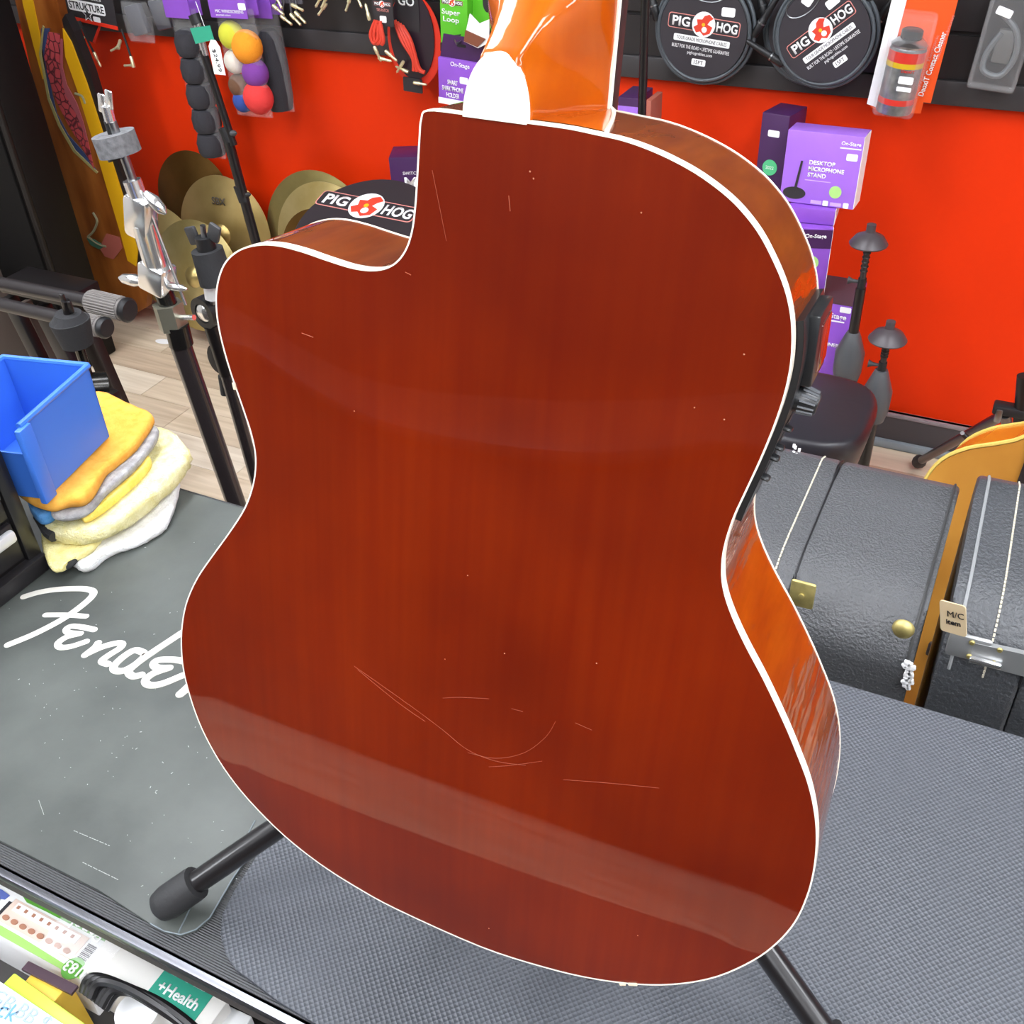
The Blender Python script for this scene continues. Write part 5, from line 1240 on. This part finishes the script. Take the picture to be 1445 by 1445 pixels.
# blue parts bin
zb = z + .086
c0 = at(66, 705, z=zb); c1 = at(155, 616, z=zb); 
ex = Vector((c1.x - c0.x, c1.y - c0.y, 0)); wR = ex.length; ex.normalize(); ey = Vector((-ex.y, ex.x, 0))
bm_ = mat('blue_plastic', '#3f78dc', .38, spec=.5)
Mx = Matrix(((ex.x, ey.x, 0, c0.x), (ex.y, ey.y, 0, c0.y), (0, 0, 1, zb), (0, 0, 0, 1)))
hB = at(118, 515, y=c1.y).z - zb; fl = .001
p_r = at(118, 515, z=zb + hB); p_l = at(35, 475, z=zb + hB); dB = max(.05, abs((p_l - p_r).dot(ey)) - 2 * fl)
t = thing('parts_bin', 'blue plastic open parts bin standing on the orange cloth', 'bin', Mx)
def panel(name, quad, th, nrm):
    mb = MB(); A = [mb.bm.verts.new(Vector(p)) for p in quad]; B = [mb.bm.verts.new(Vector(p) + Vector(nrm) * th) for p in quad]
    for i in range(4): mb.bm.faces.new((A[i], A[(i + 1) % 4], B[(i + 1) % 4], B[i]))
    mb.bm.faces.new(A[::-1]); mb.bm.faces.new(B)
    bmesh.ops.bevel(mb.bm, geom=mb.bm.edges[:], offset=.0008, segments=2, profile=.5, affect='EDGES')
    return mb.build(name, bm_, t, smooth=False)
panel('side_wall', [(0, 0, 0), (wR, 0, 0), (wR + fl, -fl, hB), (-fl, -fl, hB)], .003, (0, 1, 0))
panel('side_wall', [(0, dB, 0), (wR, dB, 0), (wR + fl, dB + fl, hB), (-fl, dB + fl, hB)], .003, (0, -1, 0))
panel('rear_wall', [(wR, 0, 0), (wR, dB, 0), (wR + fl, dB + fl, hB), (wR + fl, -fl, hB)], .003, (-1, 0, 0))
panel('front_wall', [(0, 0, 0), (0, dB, 0), (-fl * .6, dB + fl * .5, hB * .62), (-fl * .6, -fl * .5, hB * .62)], .003, (1, 0, 0))
panel('bottom', [(0, 0, 0), (wR, 0, 0), (wR, dB, 0), (0, dB, 0)], .003, (0, 0, 1))
for a, b in (((-fl, -fl, hB), (wR + fl, -fl, hB)), ((wR + fl, -fl, hB), (wR + fl, dB + fl, hB)), ((-fl, dB + fl, hB), (wR + fl, dB + fl, hB))):
    MB().tube([a, b], .0035, 8).build('rim', bm_, t)
MB().box((0, -.004, hB * .5), (.02, .008, hB * .98), bev=.002).build('corner_rib', bm_, t)

# ------------------------------------------------------------------ things on the shelf below the counter edge
zs1 = ZS
def flat_box(name, label, quad, ztop, m_, cat='box', zs1=ZS):
    """carton lying on the shelf: top face traced at ztop from its near-left, near-right and far-right corners"""
    a, b, c = (at(*p, z=ztop) for p in quad)     # a far-left, b far-right, c near-right
    ex = (b - a); w = ex.length; ex.normalize(); ey = Vector((-ex.y, ex.x, 0)); d = abs((c - b).dot(ey))
    o = a - ey * d
    t = thing(name, label, cat, Matrix(((ex.x, ey.x, 0, o.x), (ex.y, ey.y, 0, o.y), (0, 0, 1, zs1), (0, 0, 0, 1))))
    MB().box((w / 2, d / 2, (ztop - zs1) / 2), (w, d, ztop - zs1), bev=.0015).build('carton', m_, t)
    return t, w, d, ztop - zs1
t, w, d, h = flat_box('breaker_panel_box', 'white and green carton picturing an eight-way breaker panel', [(-60, 1210), (160, 1326), (122, 1388)], .862, WHITE)
gp = mat('box_green', '#5a9e38', .45); lg = mat('box_light_green', '#9ccb6a', .45)
def pl(pts, m_, name, lift=.0004, par=None): return MB().prism([(x * w, y * d) for x, y in pts], h + lift, h + lift + .0005).build(name, m_, par or t, smooth=False)
pl([(.3, 1), (1, 1), (1, .88), (.62, .86), (.5, .84), (.42, .98)], gp, 'green_print'); pl([(0, 0), (1, 0), (.98, .10), (.6, .17), (0, .2)], lg, 'green_print')
pv = pl([(.44, .24), (.90, .24), (.90, .80), (.44, .80)], mat('panel_beige', '#d8c2b4', .5), 'printed_panel')
pl([(.47, .55), (.86, .55), (.86, .75), (.47, .75)], WHITE, 'panel_window', .001, pv)
for i in range(8):
    MB().prism(circle(.019 * w, 12, (.475 + .054 * i) * w, .36 * d, .06 * d), h + .0012, h + .0018).build('printed_knob', mat('print_brown', '#a3725a', .6), pv, smooth=False)
    MB().box(((.49 + .048 * i) * w, .66 * d, h + .0017), (.016 * w, .08 * d, .0004)).build('printed_switch', mat('print_brown', '#a3725a', .6), pv, smooth=False)
for i in range(12): MB().box(((.94 + .0) * w, (.30 + .035 * i) * d, h + .0008), (.05 * w, (.012 + .008 * (i % 3)) * d, .0004)).build('barcode_bar', CARD, t, smooth=False)
pl([(.29, .80), (.345, .83), (.40, .80), (.395, .68), (.345, .60), (.295, .68)], mat('badge_blue', '#5566a8', .5), 'shield_badge')
text('187', .03 * 1.4, CARD, t, .33 * w, .42 * d, h + .0006, rot=180); text('Panel', .035, WHITE, t, .86 * w, .93 * d, h + .001, rot=180, bold=.01)
MB().prism(circle(.03 * w + .004, 20, .94 * w, .12 * d), h + .001, h + .0015).build('number_roundel', gp, t, smooth=False)
text('183', .017, WHITE, t, .94 * w, .12 * d, h + .0017, rot=180, bold=.02)
t, w, d, h = flat_box('health_box', 'plain white carton with a green DRE Health square', [(152, 1322), (322, 1412), (290, 1462)], .866, mat('matte_white_card', '#e9e6e0', .6))
gs = MB().box((.70 * w, .72 * d, h + .0005), (.052, .045, .001)).build('green_square', mat('health_green', '#2f9d83', .5), t, smooth=False)
text('DRE', .036, WHITE, t, .70 * w, .72 * d + .013, h + .0012, bold=.02); text('+Health', .042, WHITE, t, .70 * w, .72 * d - .006, h + .0012, bold=.02)
MB().prism(circle(.018, 24, .52 * w, -.008), h - .0025, h - .0015).build('thumb_notch', WHITE, t, smooth=False)
t, w, d, h = flat_box('white_carton', 'small open white carton at the end of the health box', [(322, 1418), (356, 1434), (330, 1475)], .85, WHITE)
t = thing('coiled_power_cable', 'coil of thick black power cable lying before the white carton', 'cable', at(220, 1430, z=.88))
random.seed(5)
for i in range(7):
    zc = .878 + .004 * (i % 3)
    P = [at(118 + i * 5, 1400 + i * 4, z=zc), at(128 + i * 7, 1380 + i * 3, z=zc + .008), at(165 + i * 9, 1388 + i * 4, z=zc + .012), at(230 + i * 8, 1425 + i * 5, z=zc + .012), at(300 + i * 4, 1475 + i * 6, z=zc + .008), at(360, 1520 + i * 6, z=zc)]
    wp(MB().tube(catmull(P, 6), .0042, 8), 'cable_strand', mat('black_pvc', '#1d1c1d', .3), t)
t, w, d, h = flat_box('small_parts_bag_tray', 'yellow card in a crinkled clear bag by the lime folder', [(54, 1362), (100, 1385), (132, 1480)], .872, mat('yellow_card', '#dfb53e', .5), 'packet')
MB().grid(lambda u, v: Vector((u * .07 - .012, v * .11 + .05, h + .004 + .006 * noise.noise(Vector((u * 9, v * 9, 2))))), 14, 14).build('clear_film', mat('crinkled_film', '#ffffff', .08, alpha=.25, bump=.8, bscale=40), t)
MB().box((.02, .03, h + .003), (.055, .008, .003)).build('dark_label', mat('plum_label', '#3a2430', .4), t, smooth=False)
t, w, d, h = flat_box('lime_folder', 'lime green folder edge between bag and handwritten paper', [(20, 1372), (120, 1444), (100, 1480)], .878, mat('lime_plastic', '#c3e04a', .4), 'folder', .8725)
t, w, d, h = flat_box('handwritten_paper', 'white sheet with blue handwriting beside the lime folder', [(-60, 1344), (95, 1448), (30, 1540)], .888, mat('pale_paper', '#dfeaf4', .7), 'paper', .8785)
text('Call back', .07, mat('blue_ink', '#5a8fc4', .6), t, .42 * w, .66 * d, h + .0006, rot=8, name='handwriting'); text('Bc A —', .05, mat('blue_ink', '#5a8fc4', .6), t, .38 * w, .42 * d, h + .0006, rot=8, name='handwriting'); text('2 GB BB $', .075, mat('grey_ink', '#8fa0b0', .6), t, .62 * w, .80 * d, h + .0006, rot=4, name='handwriting')

# ------------------------------------------------------------------ fine wear: scratches and specks on the back, dust on the bench mat
from mathutils.bvhtree import BVHTree
bk = [o for o in G.children if o.name.startswith('back') and 'binding' not in o.name][0]
bv = BVHTree.FromPolygons([v.co for v in bk.data.vertices], [p.vertices for p in bk.data.polygons])
gi = GM.inverted(); eye_l = gi @ EYE
def back_pt(px, py, lift=.00008):
    c = Vector(((px - C_PX) / F_PX, (py - C_PX) / F_PX, 1)); d = (gi.to_3x3() @ Vector((_X.dot(c), _Y.dot(c), _Z.dot(c)))).normalized()
    hit = bv.ray_cast(eye_l, d)
    return hit[0] + Vector((0, 0, lift)) if hit[0] else None
def scratch(pts, r=.0001):
    P = [back_pt(p.x, p.y) for p in catmull([(x, y, 0) for x, y in pts], 5)]
    P = [p for p in P if p]
    if len(P) > 1: MB().tube(P, r, 4).build('scratch', scr, G)
scratch([(500, 940), (540, 968), (585, 1000), (625, 1030), (660, 1058), (700, 1074), (742, 1080)])
scratch([(660, 1062), (700, 1070), (740, 1062), (770, 1040), (784, 1018)])
scratch([(505, 945), (560, 990), (600, 1018)]); scratch([(690, 1082), (720, 1080), (765, 1074)]); scratch([(795, 1100), (860, 1105), (930, 1112)])
scratch([(812, 1020), (835, 1030)]); scratch([(722, 1000), (738, 1004)]); scratch([(625, 985), (650, 984), (690, 986)]); scratch([(718, 276), (720, 298)], .0002); scratch([(610, 240), (622, 300), (630, 340)])
scratch([(426, 470), (442, 476)], .0002); scratch([(572, 384), (580, 388)], .0002)
speck = mat('dust_speck', '#c08060', .7)
for px, py in ((748, 242), (753, 252), (628, 930), (712, 922), (842, 936), (500, 580), (660, 812), (980, 575), (1050, 500), (1022, 592), (905, 300), (357, 346), (900, 1320), (690, 1310)):
    p = back_pt(px, py)
    if p: MB().lathe([(0, 0), (.0004, 0), (.0003, .0002), (0, .0002)], Matrix.Translation(p), 6).build('speck', speck, G)
random.seed(11)
mb = MB()
for i in range(150):
    px, py = random.uniform(5, 420), random.uniform(760, 1290)
    p = at(px, py, z=ZT + .003)
    if p.y < YC0 + .03 or p.y > .74 or p.x < XC0 + .05 or p.x > -.42: continue
    L_ = random.choice((.0006, .0008, .0012, .002)); mb.box((p.x, p.y, ZT + .0033), (L_, .0006, .0004), Matrix.Rotation(random.random() * 3, 3, 'Z'))
for a, b in (((104, 1172), (156, 1194)), ((117, 1217), (168, 1242)), ((55, 1130), (62, 1150))):
    A_, B_ = at(*a, z=ZT + .0032), at(*b, z=ZT + .0032)
    for i in range(14):
        q_ = A_.lerp(B_, (i + random.random() * .5) / 14); mb.box(q_, (.002, .0005, .0003), Matrix.Rotation(math.atan2(B_.y - A_.y, B_.x - A_.x), 3, 'Z'))
mb.build('dust_flecks', mat('pale_dust', '#a9aca8', .8), bench, smooth=False)['kind'] = 'stuff'

# ------------------------------------------------------------------ odds and ends
p = at(231, 481, z=.004)
t = thing('floor_label', 'white oval paper label lying on the wooden floor', 'label', (p.x, p.y, .001))
MB().prism(circle(.034, 24, 0, 0, .016), 0, .001, Matrix.Rotation(.1, 4, 'Z')).build('paper_oval', WHITE, t, smooth=False)
# steel peg hooks that carry the packets
for px, py, y in ((992, -25, 2.60), (1163, -25, 2.57), (1285, -30, 2.57), (1418, -22, 2.60), (122, -28, 2.57), (258, -22, 2.56), (330, -22, 2.52), (372, -22, 2.60), (188, -10, 2.54), (222, -14, 2.58), (412, -20, 2.58), (462, -26, 2.58), (500, -30, 2.58), (540, -34, 2.55), (583, -20, 2.60), (637, -38, 2.57), (682, -30, 2.60), (648, 60, 2.52)):
    p = pp(px, py, y)
    t = thing('peg_hook', 'thin steel peg hook carrying a packet on the black slat panel', 'hook', (p.x, WY - .02, p.z), 'peg hooks on the slat panel')
    L_ = WY - .02 - y + .015
    MB().tube([(0, 0, 0), (0, -L_, 0), (0, -L_ - .008, .012)], .0025, 8).build('hook_rod', STEEL, t)
    MB().box((0, .001, .004), (.018, .004, .03), bev=.001).build('hook_plate', STEEL, t)
# unseen dark cabinet added behind the camera so guitar's lacquer mirrors less pale floor
t = thing('added_cabinet', 'dark low cabinet added behind the camera for the lacquer to mirror', 'cabinet', (-.9, -1.45, 0))
MB().box((0, 0, .52), (3.2, .5, 1.0), bev=.006).build('cabinet_body', mat('cabinet_dark', '#2a201c', .55), t)
MB().box((0, 0, 1.035), (3.26, .56, .03), bev=.004).build('cabinet_top', mat('cabinet_top', '#4a3a32', .4), t)
for i in range(4): MB().box((-1.2 + .8 * i, .255, .5), (.74, .012, .86), bev=.004).build('cabinet_door', mat('door_brown', '#3a2720', .5), t)
